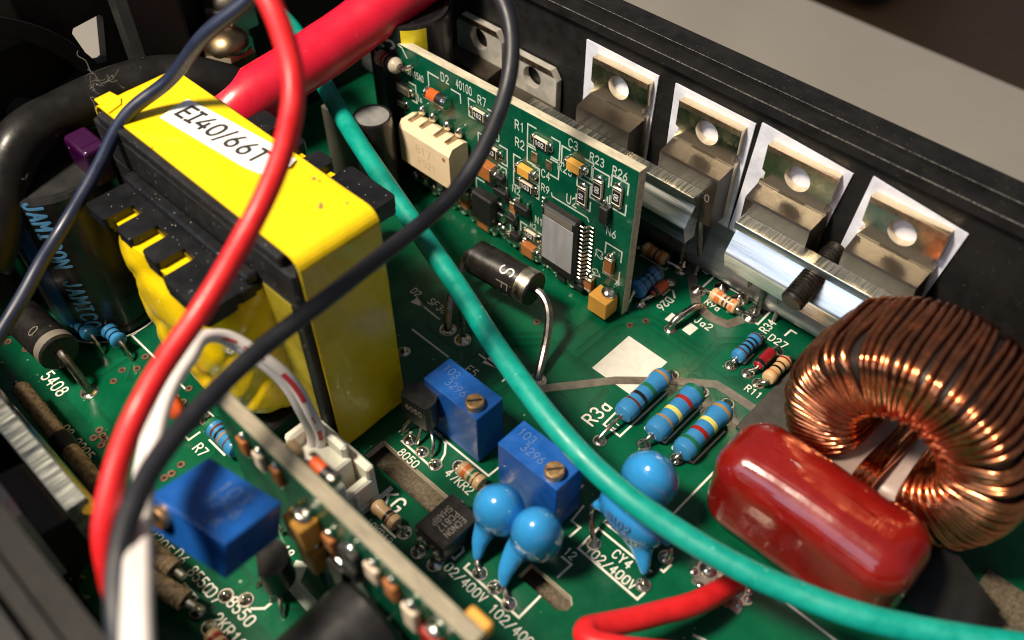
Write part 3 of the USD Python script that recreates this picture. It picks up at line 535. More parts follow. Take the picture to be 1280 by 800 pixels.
chip(-7.8, 14.3, 3.0, 1.4, .6, 'chip_ceramic', 'chip_black', mark='103'); box_o(-10.7, -5.6, 12.9, 15.5)
chip(2.7, 18.7, 3.1, 1.5, .6, 'chip_ceramic', 'chip_black', True, mark='10'); box_v(1.4, 4.0, 16.4, 21.2)
chip(5.3, 21.4, 3.1, 1.5, .6, 'chip_ceramic', 'chip_black', True, mark='00'); box_v(3.8, 6.8, 18.9, 24.2)
chip(8.6, 22.0, 3.1, 1.5, .6, 'chip_ceramic', 'chip_black', True, mark='00'); box_v(7.2, 10.0, 19.3, 24.7)
chip(-6.8, 5.2, 2.6, 1.3, .6, 'chip_ceramic', 'chip_black', mark='02'); box_o(-9.2, -4.2, 3.2, 6.3)
chip(-6.8, 2.3, 3.0, 2.0, 1.3, 'chip_brown', kind='chip_capacitor')
chip(8.6, 9.3, 3.0, 1.4, 1.0, 'chip_brown', None, True, kind='chip_capacitor'); box_v(7.3, 10.2, 6.6, 12.6)
chip(5.4, 3.2, 2.4, 1.3, 1.0, 'chip_brown', None, True, kind='chip_capacitor')
chip(-21.0, 3.6, 2.6, 1.6, 1.0, 'chip_brown', None, True, kind='chip_capacitor'); box_v(-22.2, -19.3, 1.2, 6.8)
chip(-16.6, 1.7, 3.0, 1.7, 1.2, 'chip_brown', kind='chip_capacitor')
chip(-15.5, 13.4, 3.4, 2.4, 1.7, 'chip_brown', kind='chip_capacitor'); box_o(-18.4, -12.2, 11.2, 14.8)
chip(-15.0, 16.9, 3.2, 1.7, .6, 'chip_ceramic', 'chip_black', mark='103'); box_o(-18.0, -12.0, 15.5, 18.6)
chip(-17.4, 22.2, 3.0, 1.5, .6, 'chip_ceramic', 'chip_black', mark='102'); box_o(-19.8, -14.4, 20.7, 23.8)
chip(-34.3, 18.6, 3.0, 1.3, .6, 'dull_tin'); box_o(-37.2, -31.6, 17.2, 20.4)
chip(-31.0, 4.2, 2.4, 1.4, .9, 'chip_brown', None, True, kind='chip_capacitor')
chip(-35.2, 15.5, 1.8, 1.0, .5, 'dull_tin')
def sot(x, z, w=2.8, h=1.4, lab=None, flip=1):
    p_ = part(ub, 'small_transistor', on_b(box(x - w / 2, x + w / 2, z - h / 2, z + h / 2, .1, 1.1, .15)), 'chip_black', lab)
    for dx, dz in ((-w * .33, flip * (h / 2 + .35)), (w * .33, flip * (h / 2 + .35)), (0, -flip * (h / 2 + .35))):
        part(p_, 'leg', on_b(box(x + dx - .22, x + dx + .22, z + dz - .4, z + dz + .4, .03, .45, .08)), 'solder')
sot(-12.8, 10.3); sot(-8.4, 9.7); sot(7.0, 18.0, 1.5, 2.9, None, 1); sot(-13.2, 13.0, 2.2, 1.2)
sb = part(ub, 'power_chip', on_b(box(-18.2, -13.6, 3.2, 8.6, .1, 2.0, .3)), 'chip_black', 'blocky black surface chip')
part(sb, 'leg', on_b(box(-13.7, -12.2, 4.4, 6.2, .05, .9, .2)), 'solder'); part(sb, 'leg', on_b(box(-13.7, -12.6, 7.0, 8.0, .05, .7, .2)), 'solder')
box_o(-18.8, -11.4, 2.6, 9.6, .5)
dm = part(ub, 'glass_diode', lathe([(0, 0), (.95, 0), (.95, 1.9), (0, 1.9)], on_b(trimesh.Trimesh([[-27.2, 21.6, 1.0]])).vertices[0], on_b(trimesh.Trimesh([[-23, 21.6, 1.0]])).vertices[0], 18), 'glass_orange', 'orange and black glass diode')
part(dm, 'band', lathe([(0, 1.85), (.97, 1.85), (.97, 3.2), (0, 3.2)], (-27.2, YB - 1.0, 21.6), (-23, YB - 1.0, 21.6), 18), 'glass_red' if False else 'sleeve_black')
for s0, s1 in ((-.6, .05), (3.15, 3.9)): part(dm, 'end_cap', lathe([(0, s0), (1.0, s0), (1.0, s1), (0, s1)], (-27.2, YB - 1.0, 21.6), (-23, YB - 1.0, 21.6), 18), 'solder')
bo([(-26, 24.3), (-28.4, 24.3), (-28.4, 20.0)], [(-23.5, 23.6), (-21.5, 23.6), (-21.5, 22.0)])
axr = part(ub, 'axial_resistor', lathe([(0, 0), (.8, .1), (1.25, .5), (1.25, 1.1), (1.05, 1.5), (1.05, 3.4), (1.25, 3.8), (1.2, 4.4), (.7, 5.0), (0, 5.1)], (-38.4, YB - 1.3, 23.4), (-33, YB - 1.3, 23.4), 20), 'resistor_grey', 'grey banded resistor at the back end of the board')
for d0, mm_ in ((.9, 'band_red'), (1.7, 'band_red'), (2.5, 'band_black'), (3.1, 'band_black')):
    part(axr, 'colour_band', lathe([(1.0, d0), (1.19, d0), (1.19, d0 + .4), (1.0, d0 + .4)], (-38.4, YB - 1.3, 23.4), (-33, YB - 1.3, 23.4), 20), mm_)
part(axr, 'lead', tube([(-38.3, YB - 1.3, 23.4), (-39.2, YB - 1.3, 24.0), (-39.0, YB - 1.0, 26.0), (-38.0, YB + .1, 26.6)], .3, 8), 'lead_wire'); part(axr, 'lead', tube([(-33.5, YB - 1.3, 23.4), (-32.6, YB - 1.2, 23.5), (-31.9, YB, 23.8)], .35, 8), 'lead_wire')
bo([(-36.5, 24.6), (-36.5, 26.4), (-34.0, 26.0), (-33.0, 24.6)])
# row of soldered pins and blobs along its foot
gb = np.random.default_rng(5)
for x in np.arange(-33.5, 3.5, 2.35):
    zc = 1.0 + gb.uniform(0, .8)
    part(ub, 'solder_joint', displaced(on_b(xf(trimesh.creation.icosphere(2, 1), frame((x, zc, .15), (.8, 0, 0), (0, 1.05, 0), (0, 0, .75)))), .16, 1.2, int(x + 60)), 'solder', smooth=60)
for x, z, r in ((-27.5, 3.2, 1.0), (-25.6, 1.9, .8), (-22.6, 2.6, 1.0), (-1.4, 1.6, 1.1), (-3.8, 3.6, .9), (2.0, 1.2, 1.2), (-11.0, 1.9, 1.0), (-13.4, 3.0, .8), (-32.4, 6.4, 1.0), (-28.8, 6.2, .9)):
    part(ub, 'solder_joint', displaced(on_b(xf(trimesh.creation.icosphere(2, 1), frame((x, z, .3), (r, 0, 0), (0, r, 0), (0, 0, .8)))), .22, 1.0, int(x * 3 + 90)), 'solder', smooth=60)
for k in range(16):
    x = gb.uniform(-33, 3.5); z = gb.uniform(1.4, 5.6) if x < -6 else gb.uniform(.8, 2.8); r = gb.uniform(.45, .95)
    part(ub, 'solder_joint', displaced(on_b(xf(trimesh.creation.icosphere(2, 1), frame((x, z, .2), (r * gb.uniform(.7, 1.2), 0, 0), (0, r, 0), (0, 0, r * .8)))), .2, 1.3, k + 200), 'solder', smooth=60)
for x, z in ((-30.0, 8.2), (-26.0, 7.4), (-23.6, 8.0), (-10.6, 6.2), (-9.8, 3.2), (.2, 1.2), (3.6, 1.6)):
    sot(x, z, 1.9, 1.3)
chip(-28.2, 4.6, 2.4, 1.3, .8, 'chip_brown', None, True, kind='chip_capacitor'); chip(-24.6, 5.0, 2.4, 1.3, .8, 'chip_brown', None, True, kind='chip_capacitor'); chip(-10.4, 8.6, 2.2, 1.2, .7, 'chip_brown', None, True, kind='chip_capacitor')
bo([(-34, .9), (-6, .9)], [(-1, .9), (10, .9)], [(-32, 4.9), (-26.8, 4.9), (-26.8, 8)])
# the wide chip with worn top
ic = thing('control_chip', 'large grey worn control chip with fine legs on the upright board', 'chip', (.4, YB, 8))
part(ic, 'body', on_b(box(-3.4, 3.3, 2.9, 14.6, .25, 2.0, .35)), 'chip_black', smooth=20)
part(ic, 'worn_face', on_b(box(-3.0, 2.9, 4.6, 12.9, 1.98, 2.06, .03)), 'ic_worn', 'rubbed grey face')
part(ic, 'top_chamfer', on_b(box(-2.7, 2.6, 13.0, 14.2, 1.98, 2.03, .02)), 'print_grey')
for k in range(14):
    z = 13.9 - k * .78
    part(ic, 'leg', on_b(tube([(3.1, z, 1.1), (3.9, z, 1.1), (4.3, z, .25), (5.1, z, .2)], .2, 6, spline=False)), 'lead_wire')
    if k < 3: part(ic, 'leg', on_b(tube([(-3.1, z, 1.1), (-3.8, z, 1.1), (-4.2, z, .2), (-4.7, z, .2)], .2, 6, spline=False)), 'lead_wire')
bo([(-3.2, 15.6), (-3.0, 15.0), (3.6, 15.0), (4.0, 14.4)])
op = thing('optocoupler', 'cream optocoupler block with bent pins, topmost on the upright board', 'optocoupler', (-27, YB, 11))
y0o = YB - 4.4
part(op, 'body', hull([(x, y, z) for x in (-31.4, -20.0) for y, z in ((YB - .4, 15.9), (YB - 1.2, 16.3), (YB - 3.6, 16.3), (y0o, 15.2), (y0o, 8.9), (YB - .4, 8.9))]), 'cream_epoxy', smooth=20)
for k, x in enumerate((-29.9, -27.4, -24.2, -21.7)):
    part(op, 'pin', hull([(x + a, y, z) for a in (-.32, .32) for y, z in ((YB - 3.3, 16.32), (YB - 3.3, 16.6), (YB - .9, 16.32), (YB - .9, 16.8))]), 'pad_copper')
    part(op, 'solder', displaced(xf(trimesh.creation.icosphere(2, 1), frame((x + .1, YB - .5, 17.0), (.62, 0, 0), (0, .8, 0), (0, 0, .95))), .15, 1.5, k), 'solder', smooth=60)
part(op, 'dot', xf(prism(Point(0, 0).buffer(.35), 0, .02), frame((-21.2, y0o - .005, 14.2), (1, 0, 0), (0, 0, 1), (0, -1, 0))), 'chip_brown')
tx = xf(prism(union_all([affinity.translate(text_poly('817', 1.5, .10), -25.9, 13.2), affinity.translate(text_poly('P521', 1.3, .10), -25.4, 11.0)]), 0, .015), frame((0, y0o - .003, 0), (1, 0, 0), (0, 0, 1), (0, -1, 0)))
part(op, 'marking', tx, 'cream_print', smooth=False)
ta = thing('tantalum_capacitor', 'bright orange block capacitor at the lower right corner of the upright board', 'capacitor', (8, YB, 2))
part(ta, 'body', on_b(box(7.2, 10.6, 1.0, 4.3, .2, 3.0, .12)), 'tantalum', smooth=20)
part(ta, 'solder', displaced(on_b(xf(trimesh.creation.icosphere(2, 1), frame((9.4, 4.6, .9), (1.2, 0, 0), (0, .7, 0), (0, 0, 1.2)))), .12, 1.2, 3), 'solder', smooth=60)
part(ta, 'terminal', on_b(box(8.0, 10.0, .1, 1.1, .1, 1.3, .15)), 'lead_wire')

# ================================================================== THROUGH-HOLE PARTS
def axial(name, label, cat, a, b, r, body, bands, leads, shape='dumbbell', group=None):
    """resistor or diode lying between two holes: body from a to b, leads: lists of points"""
    a, b = np.array(a, float), np.array(b, float); L = np.linalg.norm(b - a)
    t = thing(name, label, cat, ((a + b) / 2 * [1, 1, 0]).tolist(), group or {'resistor': 'resistors on the main board', 'glass_diode': 'small glass diodes on the main board', 'power_diode': 'fat black diodes on the main board'}[name])
    if shape == 'dumbbell': pf = [(0, 0), (r * .5, 0.02), (r * .85, L * .03), (r, L * .09), (r, L * .2), (r * .86, L * .27), (r * .86, L * .73), (r, L * .8), (r, L * .91), (r * .85, L * .97), (r * .5, L - .02), (0, L)]
    elif shape == 'cyl': pf = [(0, 0), (r * .94, 0), (r, r * .06), (r, L - r * .06), (r * .94, L), (0, L)]
    else: pf = [(0, 0), (r * .6, .05), (r, r * .5), (r, L - r * .5), (r * .6, L - .05), (0, L)]
    bd = part(t, 'body', lathe(pf, a, b, 28), body, smooth=40)
    for d0, w, mm_ in bands:
        rr = np.interp((d0 + w / 2) * L, [p_[1] for p_ in pf], [p_[0] for p_ in pf]) + .025
        part(bd, 'colour_band', lathe([(rr - .2, d0 * L), (rr, d0 * L), (rr, (d0 + w) * L), (rr - .2, (d0 + w) * L)], a, b, 28), mm_, smooth=30)
    for l in leads: part(t, 'lead', tube(l, .29 if r < 2 else .62, 10), 'lead_wire' if r < 2 else 'lead_grey')
    return t
def ybody(name, label, x, y0, y1, r, body, bands, z=None, hole0=None, hole1=None, cat='resistor', shape='dumbbell', group=None):
    z = z or r + .35; h0, h1 = hole0 or (x, y0 - 1.5), hole1 or (x, y1 + 1.3)
    return axial(name, label, cat, (x, y0, z), (x, y1, z), r, body, bands, [[(x, y0 + .2, z), (x, y0 - .6, z - .1), (*h0, .7), (*h0, -.4)], [(x, y1 - .2, z), (x, y1 + .6, z - .1), (*h1, .7), (*h1, -.4)]], shape, group)
def xbody(name, label, y, x0, x1, r, body, bands, z=None, hole0=None, hole1=None, cat='resistor', shape='dumbbell', group=None):
    z = z or r + .35; h0, h1 = hole0 or (x0 - 1.4, y), hole1 or (x1 + 1.4, y)
    return axial(name, label, cat, (x0, y, z), (x1, y, z), r, body, bands, [[(x0 + .2, y, z), (x0 - .6, y, z - .1), (*h0, .7), (*h0, -.4)], [(x1 - .2, y, z), (x1 + .6, y, z - .1), (*h1, .7), (*h1, -.4)]], shape, group)
W = .085
ybody('resistor', 'blue resistor with brown, black and green bands beside the R3a lettering', 23.6, -3.6, 6.1, 1.55, 'resistor_blue', [(.2, .06, 'band_brown'), (.36, .06, 'band_black'), (.55, .07, 'band_green'), (.85, .05, 'band_gold')], 1.9, (23.4, -7.6), (23.6, 8.0))
ybody('resistor', 'blue resistor with gold, yellow and red bands, middle of three in a row', 28.5, -3.2, 6.9, 1.65, 'resistor_blue', [(.2, .06, 'band_gold'), (.40, .07, 'band_yellow'), (.64, .07, 'band_red'), (.88, .06, 'band_green')], 1.95, (28.1, -4.6), (28.5, 8.5))
ybody('resistor', 'blue resistor with green, red and yellow bands touching the grey sheet', 33.0, -3.1, 7.1, 1.65, 'resistor_blue', [(.15, .06, 'band_green'), (.36, .07, 'band_red'), (.56, .07, 'band_yellow'), (.84, .05, 'band_gold')], 1.95, (32.6, -4.4), (32.2, 9.2))
ybody('resistor', 'small blue resistor with four black bands below the R34 lettering', 28.9, 15.6, 21.1, 1.1, 'resistor_blue', [(.18, .05, 'band_brown'), (.36, .07, 'band_black'), (.52, .07, 'band_black'), (.68, .07, 'band_black'), (.86, .05, 'band_brown')], 1.5, (28.7, 14.8), (29.1, 22.4))
ybody('glass_diode', 'dark red glass diode between the small blue and beige resistors', 31.8, 16.6, 20.6, .85, 'glass_red', [(.08, .14, 'band_black')], 1.2, (31.2, 15.4), (32.0, 22.0), 'diode', 'cap')
ybody('resistor', 'beige resistor with black and red bands next to the coil', 34.2, 15.4, 20.4, 1.05, 'resistor_beige', [(.2, .06, 'band_orange'), (.42, .07, 'band_black'), (.62, .06, 'band_brown'), (.82, .06, 'band_red')], 1.4, (33.3, 14.6), (34.4, 21.8))
xbody('resistor', 'orange banded beige resistor above the R9a lettering', 23.7, 18.9, 23.6, 1.1, 'resistor_beige', [(.08, .3, 'band_orange'), (.5, .07, 'band_brown'), (.64, .06, 'band_black'), (.78, .1, 'band_orange')], 1.5, (16.8, 23.8), (25.4, 24.6))
xbody('resistor', 'orange banded resistor just right of the upright board, under the left clamp', 24.6, 5.4, 9.7, 1.1, 'resistor_beige', [(.1, .34, 'band_orange'), (.55, .08, 'band_brown'), (.74, .12, 'band_orange')], 1.5, (3.8, 25.4), (12.1, 25.2))
ybody('resistor', 'shaded blue resistor behind the right end of the upright board', 10.6, 15.6, 21.4, 1.45, 'resistor_blue', [(.2, .05, 'band_black'), (.42, .06, 'band_black'), (.6, .06, 'band_black'), (.82, .06, 'band_brown')], 1.9, (10.7, 14.4), (10.4, 22.8))
ybody('glass_diode', 'bright red glass diode by the D26 lettering', 12.5, 17.6, 21.1, .8, 'drop_orange', [(.02, .2, 'band_black')], 1.2, (11.9, 15.8), (12.4, 22.3), 'diode', 'cap')
xbody('resistor', 'beige resistor with orange, green and black bands by the 47KR2 lettering', -23.8, 13.6, 17.6, 1.1, 'resistor_beige', [(.12, .24, 'band_orange'), (.5, .1, 'band_green'), (.7, .06, 'band_black')], 1.5, (12.7, -23.3), (18.4, -23.7))
xbody('resistor', 'brownish resistor with one dark band under the KG lettering', -35.0, 9.8, 14.0, 1.05, 'resistor_beige', [(.55, .12, 'band_black'), (.7, .1, 'band_brown')], 1.4, (8.7, -34.7), (14.7, -34.8))
xbody('resistor', 'blue resistor with dark bands by the R7 lettering', -42.2, -15.2, -8.9, 1.4, 'resistor_blue', [(.05, .12, 'band_green'), (.26, .06, 'band_brown'), (.4, .06, 'band_black'), (.52, .05, 'band_gold'), (.72, .06, 'band_brown')], 1.8, (-17.3, -41.9), (-7.2, -41.8))
xbody('resistor', 'small red banded resistor at the bottom edge below the 2KR18 lettering', -58.7, 9.0, 13.0, 1.1, 'resistor_beige', [(.1, .25, 'band_red'), (.5, .2, 'band_red')], 1.5, (7.6, -58.4), (14.4, -58.8))
xbody('resistor', 'small dark blue resistor at the foot of the tall capacitor, left one', -45.4, -44.2, -39.6, 1.2, 'resistor_blue', [(.3, .08, 'band_black'), (.6, .08, 'band_black')], 3.0)
xbody('resistor', 'small dark blue resistor at the foot of the tall capacitor, right one', -43.2, -38.9, -35.5, 1.2, 'resistor_blue', [(.3, .08, 'band_black'), (.6, .08, 'band_black')], 3.0)
# large diodes
da, db = np.array((-7.9, .6, 7.4)), np.array((3.0, 1.6, 7.4))
dd = axial('power_diode', 'fat black diode with silver band in front of the upright board', 'diode', da, db, 2.65, 'diode_black', [(.80, .17, 'tinned')], [[(-7.6, .6, 7.4), (-9.3, .4, 7.2), (-9.6, -.6, 5.4), (-7.6, -5.2, 2.6), (-5.5, -7.9, .5), (-5.5, -7.9, -.6)], [(2.9, 1.6, 7.4), (4.6, 1.6, 7.2), (6.6, .6, 5.9), (8.8, -2.6, 2.6), (10.4, -5.6, .5), (10.4, -5.8, -.6)]], 'cyl')
ax_ = (db - da) / np.linalg.norm(db - da)
def wrap(pol, a, axis, r, up):
    """lay a flat outline (x along the axis, y round it) on a cylinder"""
    e = prism(pol, 0, .03).subdivide_to_size(.4); v = e.vertices.copy(); up = up - axis * (up @ axis); up /= np.linalg.norm(up); side = np.cross(up, axis)
    ang = v[:, 1] / r; rr = r + .012 + v[:, 2]
    e.vertices = a + np.outer(v[:, 0], axis) + (np.cos(ang) * rr)[:, None] * up + (np.sin(ang) * rr)[:, None] * side
    if e.volume < 0: e.invert()
    return e
upv = np.array([.25, -.55, .8])
part(dd, 'marking', wrap(affinity.translate(affinity.rotate(text_poly('S', 2.2, .12), -90, origin=(0, 0)), 6.9, .3), da, ax_, 2.65, upv), 'print_light', smooth=False)
part(dd, 'marking', wrap(affinity.translate(affinity.rotate(text_poly('F', 2.0, .10), -90, origin=(0, 0)), 6.9, -2.0), da, ax_, 2.65, upv), 'print_grey', smooth=False)
part(dd, 'marking', wrap(affinity.translate(affinity.rotate(text_poly('36', 1.8, .10), -90, origin=(0, 0)), 6.9, -4.8), da, ax_, 2.65, upv), 'print_grey', smooth=False)
la, lb = np.array((-46.5, -51.0, 6.2)), np.array((-36.4, -50.6, 6.2))
ld = axial('power_diode', 'fat black diode with faint grey band at the left edge', 'diode', la, lb, 2.75, 'diode_black', [(.82, .13, 'print_grey')], [[(-36.7, -50.6, 6.2), (-35.3, -50.6, 6.0), (-34.2, -50.4, 3.2), (-33.3, -50.3, .4), (-33.3, -50.3, -.6)]], 'cyl')
part(ld, 'marking', wrap(affinity.translate(text_poly('O', 1.5, .1), 6.4, 0), la, (lb - la) / np.linalg.norm(lb - la), 2.75, np.array([.3, -.3, .9])), 'print_grey', smooth=False)
# a pair of stout bare pins left of the diode
bp = thing('bare_pin', 'stout bare upright pin behind the teal wire, left of the fat diode', 'pin', (-4.0, -7.9, 0))
part(bp, 'shank', tube([(-3.6, -6.6, 5.6), (-3.0, -7.2, 2.5), (-2.5, -7.8, -.5)], .5, 10), 'lead_wire')

# trimmers
def trimmer(label, x0, y0, printed=True, rot=None, loc=None, left=False):
    """blue multi-turn trimmer, 9.6 x 4.7 x 9.8, screw at the far end of the top"""
    t = thing('trimmer', label, 'trimmer', loc or (x0 + 4.8, y0 + 2.35, 0), 'blue trimmers on the boards')
    w, d, h = 9.65, 4.7, 9.8
    parts = [('body', box(0, w, 0, d, .35, h, .12), 'pot_blue')]
    for x, y in ((.4, .4), (w - 1.2, .4), (.4, d - 1.2), (w - 1.2, d - 1.2)): parts.append(('foot', box(x, x + .8, y, y + .8, 0, .4), 'pot_blue'))
    sx, sy = (1.6 if left else w - 1.75), (3.0 if left else 1.45)
    parts.append(('screw', lathe([(0, 0), (1.2, 0), (1.2, 1.0), (1.05, 1.15), (0, 1.15)][:5], (sx, sy, h - .05), (sx, sy, h + 2), 24), 'brass'))
    parts.append(('screw_slot', xf(box(-1.0, 1.0, -.16, .16, -.02, .03), trimesh.transformations.translation_matrix([sx, sy, h + 1.11]) @ trimesh.transformations.rotation_matrix(.9, [0, 0, 1])), 'hole_dark'))
    txs = [affinity.translate(text_poly('103', 1.1, .09), 2.0, 3.2), affinity.translate(text_poly('3296W', 1.1, .09), 4.2, 1.8)]
    if printed: parts.append(('marking', prism(union_all(txs), h + .003, h + .02), 'pot_print'))
    lets = [text_poly('103', 1.6, .08), text_poly('X10K', 1.4, .08)]
    side = prism(union_all([affinity.translate(lets[0], 4.0, 6.4), affinity.translate(lets[1], 4.4, 3.8)]), .0, .015)
    if rot is not None: parts.append(('marking', xf(prism(union_all([affinity.translate(affinity.rotate(lets[0], 0), 5.2, 6.4), affinity.translate(lets[1], 5.2, 3.8)]), .0, .015), frame((0, 0, 0), (1, 0, 0), (0, 0, 1), (0, -1, 0))), 'pot_print'))
    for k, x in enumerate((2.3, 4.8, 7.3)): parts.append(('pin', tube([(x, d / 2, .4), (x, d / 2, -.7)], .25, 6, spline=False), 'lead_wire'))
    T = rot if rot is not None else trimesh.transformations.translation_matrix([x0, y0, 0])
    body = None
    for n_, g_, mm_ in parts:
        pt = part(t, n_, xf(g_, T), mm_, smooth=25)
    return t
trimmer('upright blue trimmer with brass screw, right beside the black transistor', 4.7, -21.3)
trimmer('upright blue trimmer with brass screw, behind the pair of blue disc capacitors', 18.5, -21.9)
# third one bent over: its screw face looks at the near wall
ph = math.radians(31)
# local x -> x, local z (screw axis) -> out of the near face, local y -> up
ph = math.radians(19); yw = math.radians(11)
ex = np.array([math.cos(yw), math.sin(yw), 0.]); fwd_ = np.array([math.sin(yw), -math.cos(yw), 0.]); ez = fwd_ * math.cos(ph) + np.array([0, 0, math.sin(ph)]); ey = np.cross(ez, ex)
o = np.array([16.2, -54.8, 26.0]) - ex * 9.65 * 1.02 - ey * 4.7 - ez * 9.8 * .77
rt = frame(o, ex * 1.02, ey, ez * .77)
t3 = trimmer('blurred blue trimmer held out from the near board, screw beside the white wire', 0, 0, False, rt, (11, -51, 18), left=True)
nrm = ey; mk = frame(o + ey * 4.705 + ez * 4.0 + ex * 5.4, ex, -ez, np.cross(ex, -ez))
part(t3, 'marking', xf(prism(union_all([affinity.translate(text_poly('W103', 1.6, .1), .3, 1.7), affinity.translate(text_poly('3296', 1.4, .1), .6, -.2), affinity.translate(text_poly('5K', 1.3, .1), 1.4, -2.1)]), 0, .02), mk), 'pot_print', smooth=False)

# small transistors
def to92(label, x, y, z, turn, text=None, group=None):
    t = thing('small_transistor', label, 'transistor', (x, y, 0), 'small black transistors on the main board')
    sh = Polygon([(2.4 * math.cos(a), 2.3 * math.sin(a)) for a in np.linspace(math.radians(-35), math.radians(215), 18)])
    T = trimesh.transformations.translation_matrix([x, y, z]) @ trimesh.transformations.rotation_matrix(turn, [0, 0, 1])
    part(t, 'body', xf(prism(sh, 0, 4.7), T), 'diode_black', smooth=30)
    if text: part(t, 'marking', xf(prism(text_poly(text, .9, .12), 0, .02), T @ frame((0, -1.33, 2.9), (1, 0, 0), (0, 0, 1), (0, -1, 0))), 'print_grey', smooth=False)
    for k, dx in enumerate((-1.27, 0, 1.27)):
        a = (T @ [dx, 0, .2, 1])[:3]
        part(t, 'lead', tube([a, a - [0, 0, 1.0], (a[0] + (a[0] - x) * .9 + .5, a[1] - 1.0, z * .45), (x + 2.6 * (k - 1) + .7, y - 2.0, -.3)], .25, 8), 'lead_wire')
    return t
to92('small black transistor standing between the yellow transformer and the first trimmer', 5.5, -22.9, 3.6, 0.12, '8050')
to92('small black transistor half hidden below the blurred blue trimmer', 9.4, -49.6, 2.6, -.5)
# black optocoupler by the slot
oc = thing('optocoupler', 'flat black optocoupler with printed lines beside the milled slot', 'optocoupler', (19, -31, 0))
part(oc, 'body', hull([(x, y, z) for x0_, x1_, y0_, y1_, z in ((16.7, 21.5, -34.2, -28.2, 3.75), (16.4, 21.8, -34.4, -28.0, 2.2), (16.7, 21.5, -34.2, -28.2, .6)) for x in (x0_, x1_) for y in (y0_, y1_)]), 'diode_black', smooth=20)
for k, t in enumerate(('SHARP', 'PC817', 'ECNON')): part(oc, 'marking', prism(affinity.translate(affinity.rotate(text_poly(t, .82, .13), -90, origin=(0, 0)), 18.05 + k * 1.15, -31.2), 3.755, 3.775) if k != 99 else None, 'print_grey', smooth=False)
part(oc, 'dot', prism(Point(21.0, -33.4).buffer(.3), 3.755, 3.77), 'hole_dark')
for x in (17.8, 20.5):
    part(oc, 'pin', tube([(x, -34.3, 2.2), (x, -34.9, 2.1), (x, -35.2, 1.3), (x, -35.3, -.5)], .3, 8, per=3), 'lead_wire'); part(oc, 'pin', tube([(x, -28.1, 2.2), (x, -27.6, 2.1), (x, -27.3, 1.2), (x, -27.2, -.5)], .3, 8, per=3), 'lead_wire')

# blue disc capacitors
import manifold3d
def to_man(t):
    t = t.copy(); t.merge_vertices()
    return manifold3d.Manifold(manifold3d.Mesh(np.asarray(t.vertices, np.float32), np.asarray(t.faces, np.uint32)))
def disc(label, c, rx, ry, rz, tilt, legs, wires, mark=()):
    t = thing('disc_capacitor', label, 'capacitor', (c[0], c[1], 0), 'blue disc capacitors')
    s_ = trimesh.creation.icosphere(4, 1.0); v = s_.vertices
    e = xf(s_, np.diag([rx, ry, rz, 1]))
    e = xf(e, trimesh.transformations.euler_matrix(*tilt)); e.apply_translation(c)
    e.vertices += e.vertex_normals * ((meshkit.fbm(e.vertices * .25, 2, 3) - .5) * .3)[:, None]
    blob = to_man(e)
    RR = trimesh.transformations.euler_matrix(*tilt)[:3, :3]
    for txt, hh, dx, dz in mark:
        fwd = np.array([.15, -.75, .6]); fwd /= np.linalg.norm(fwd); xa = np.array([1., 0, 0]); xa -= fwd * (xa @ fwd); xa /= np.linalg.norm(xa); ya = np.cross(fwd, xa)
        e2 = prism(text_poly(txt, hh, .13), 0, .02).subdivide_to_size(.3); v2 = e2.vertices
        d2 = fwd * min(rx, ry) + np.outer(v2[:, 0] + dx, xa) + np.outer(v2[:, 1] + dz, ya)
        l2 = d2 @ RR; k2 = 1 / np.sqrt((l2 / np.array([rx, ry, rz])) .__pow__(2).sum(1)); e2.vertices = np.array(c) + d2 * (k2 * (1.035 + v2[:, 2]))[:, None]
        part(t, 'marking', e2, 'pot_print', smooth=False)
    for pts, r0, r1 in legs:
        rad = np.interp(np.linspace(0, 1, 6 * (len(pts) - 1) + 1), [0, .45, .9, 1], [r0, (r0 + r1) / 2, r1, r1 * .55])
        blob = blob + to_man(tube(pts, rad, 18))
    g_ = as_tm(blob.refine_to_length(.55)); g_.merge_vertices()
    trimesh.smoothing.filter_laplacian(g_, lamb=.5, iterations=14, volume_constraint=False)
    part(t, 'body', g_, 'ceramic_blue', smooth=True)
    for pts in wires: part(t, 'lead', tube(pts, .33, 10), 'lead_wire')
    return t
disc('glossy blue disc capacitor on the left of the near pair', (23.8, -27.1, 6.7), 3.2, 3.0, 4.7, (.25, 0.1, .3), [([(23.2, -27.8, 4.6), (23.2, -29.4, 3.2), (23.9, -31.0, 1.4), (24.2, -31.5, .7)], 1.9, .75)], [[(24.2, -31.4, .9), (24.8, -31.9, .6), (25.3, -32.1, -.4)]])
disc('glossy blue disc capacitor on the right of the near pair', (29.2, -26.4, 6.8), 3.2, 3.1, 5.1, (.25, 0.1, .3), [([(28.3, -27.2, 4.6), (27.9, -29.2, 3.4), (28.5, -31.2, 1.6), (28.9, -31.7, .7)], 2.0, .8)], [[(28.9, -31.6, .9), (29.8, -32.2, .7), (30.5, -32.5, -.4)]])
disc('glossy blue disc capacitor partly behind the teal wire, upper of two', (34.5, -12.5, 8.3), 3.6, 3.1, 5.0, (.2, .15, .1), [([(36.4, -13.2, 5.2), (38.6, -14.2, 3.0), (40.3, -14.6, 1.8)], 1.6, .75)], [[(40.2, -14.6, 1.8), (40.6, -15.0, 1.0), (40.1, -15.1, -.4)]])
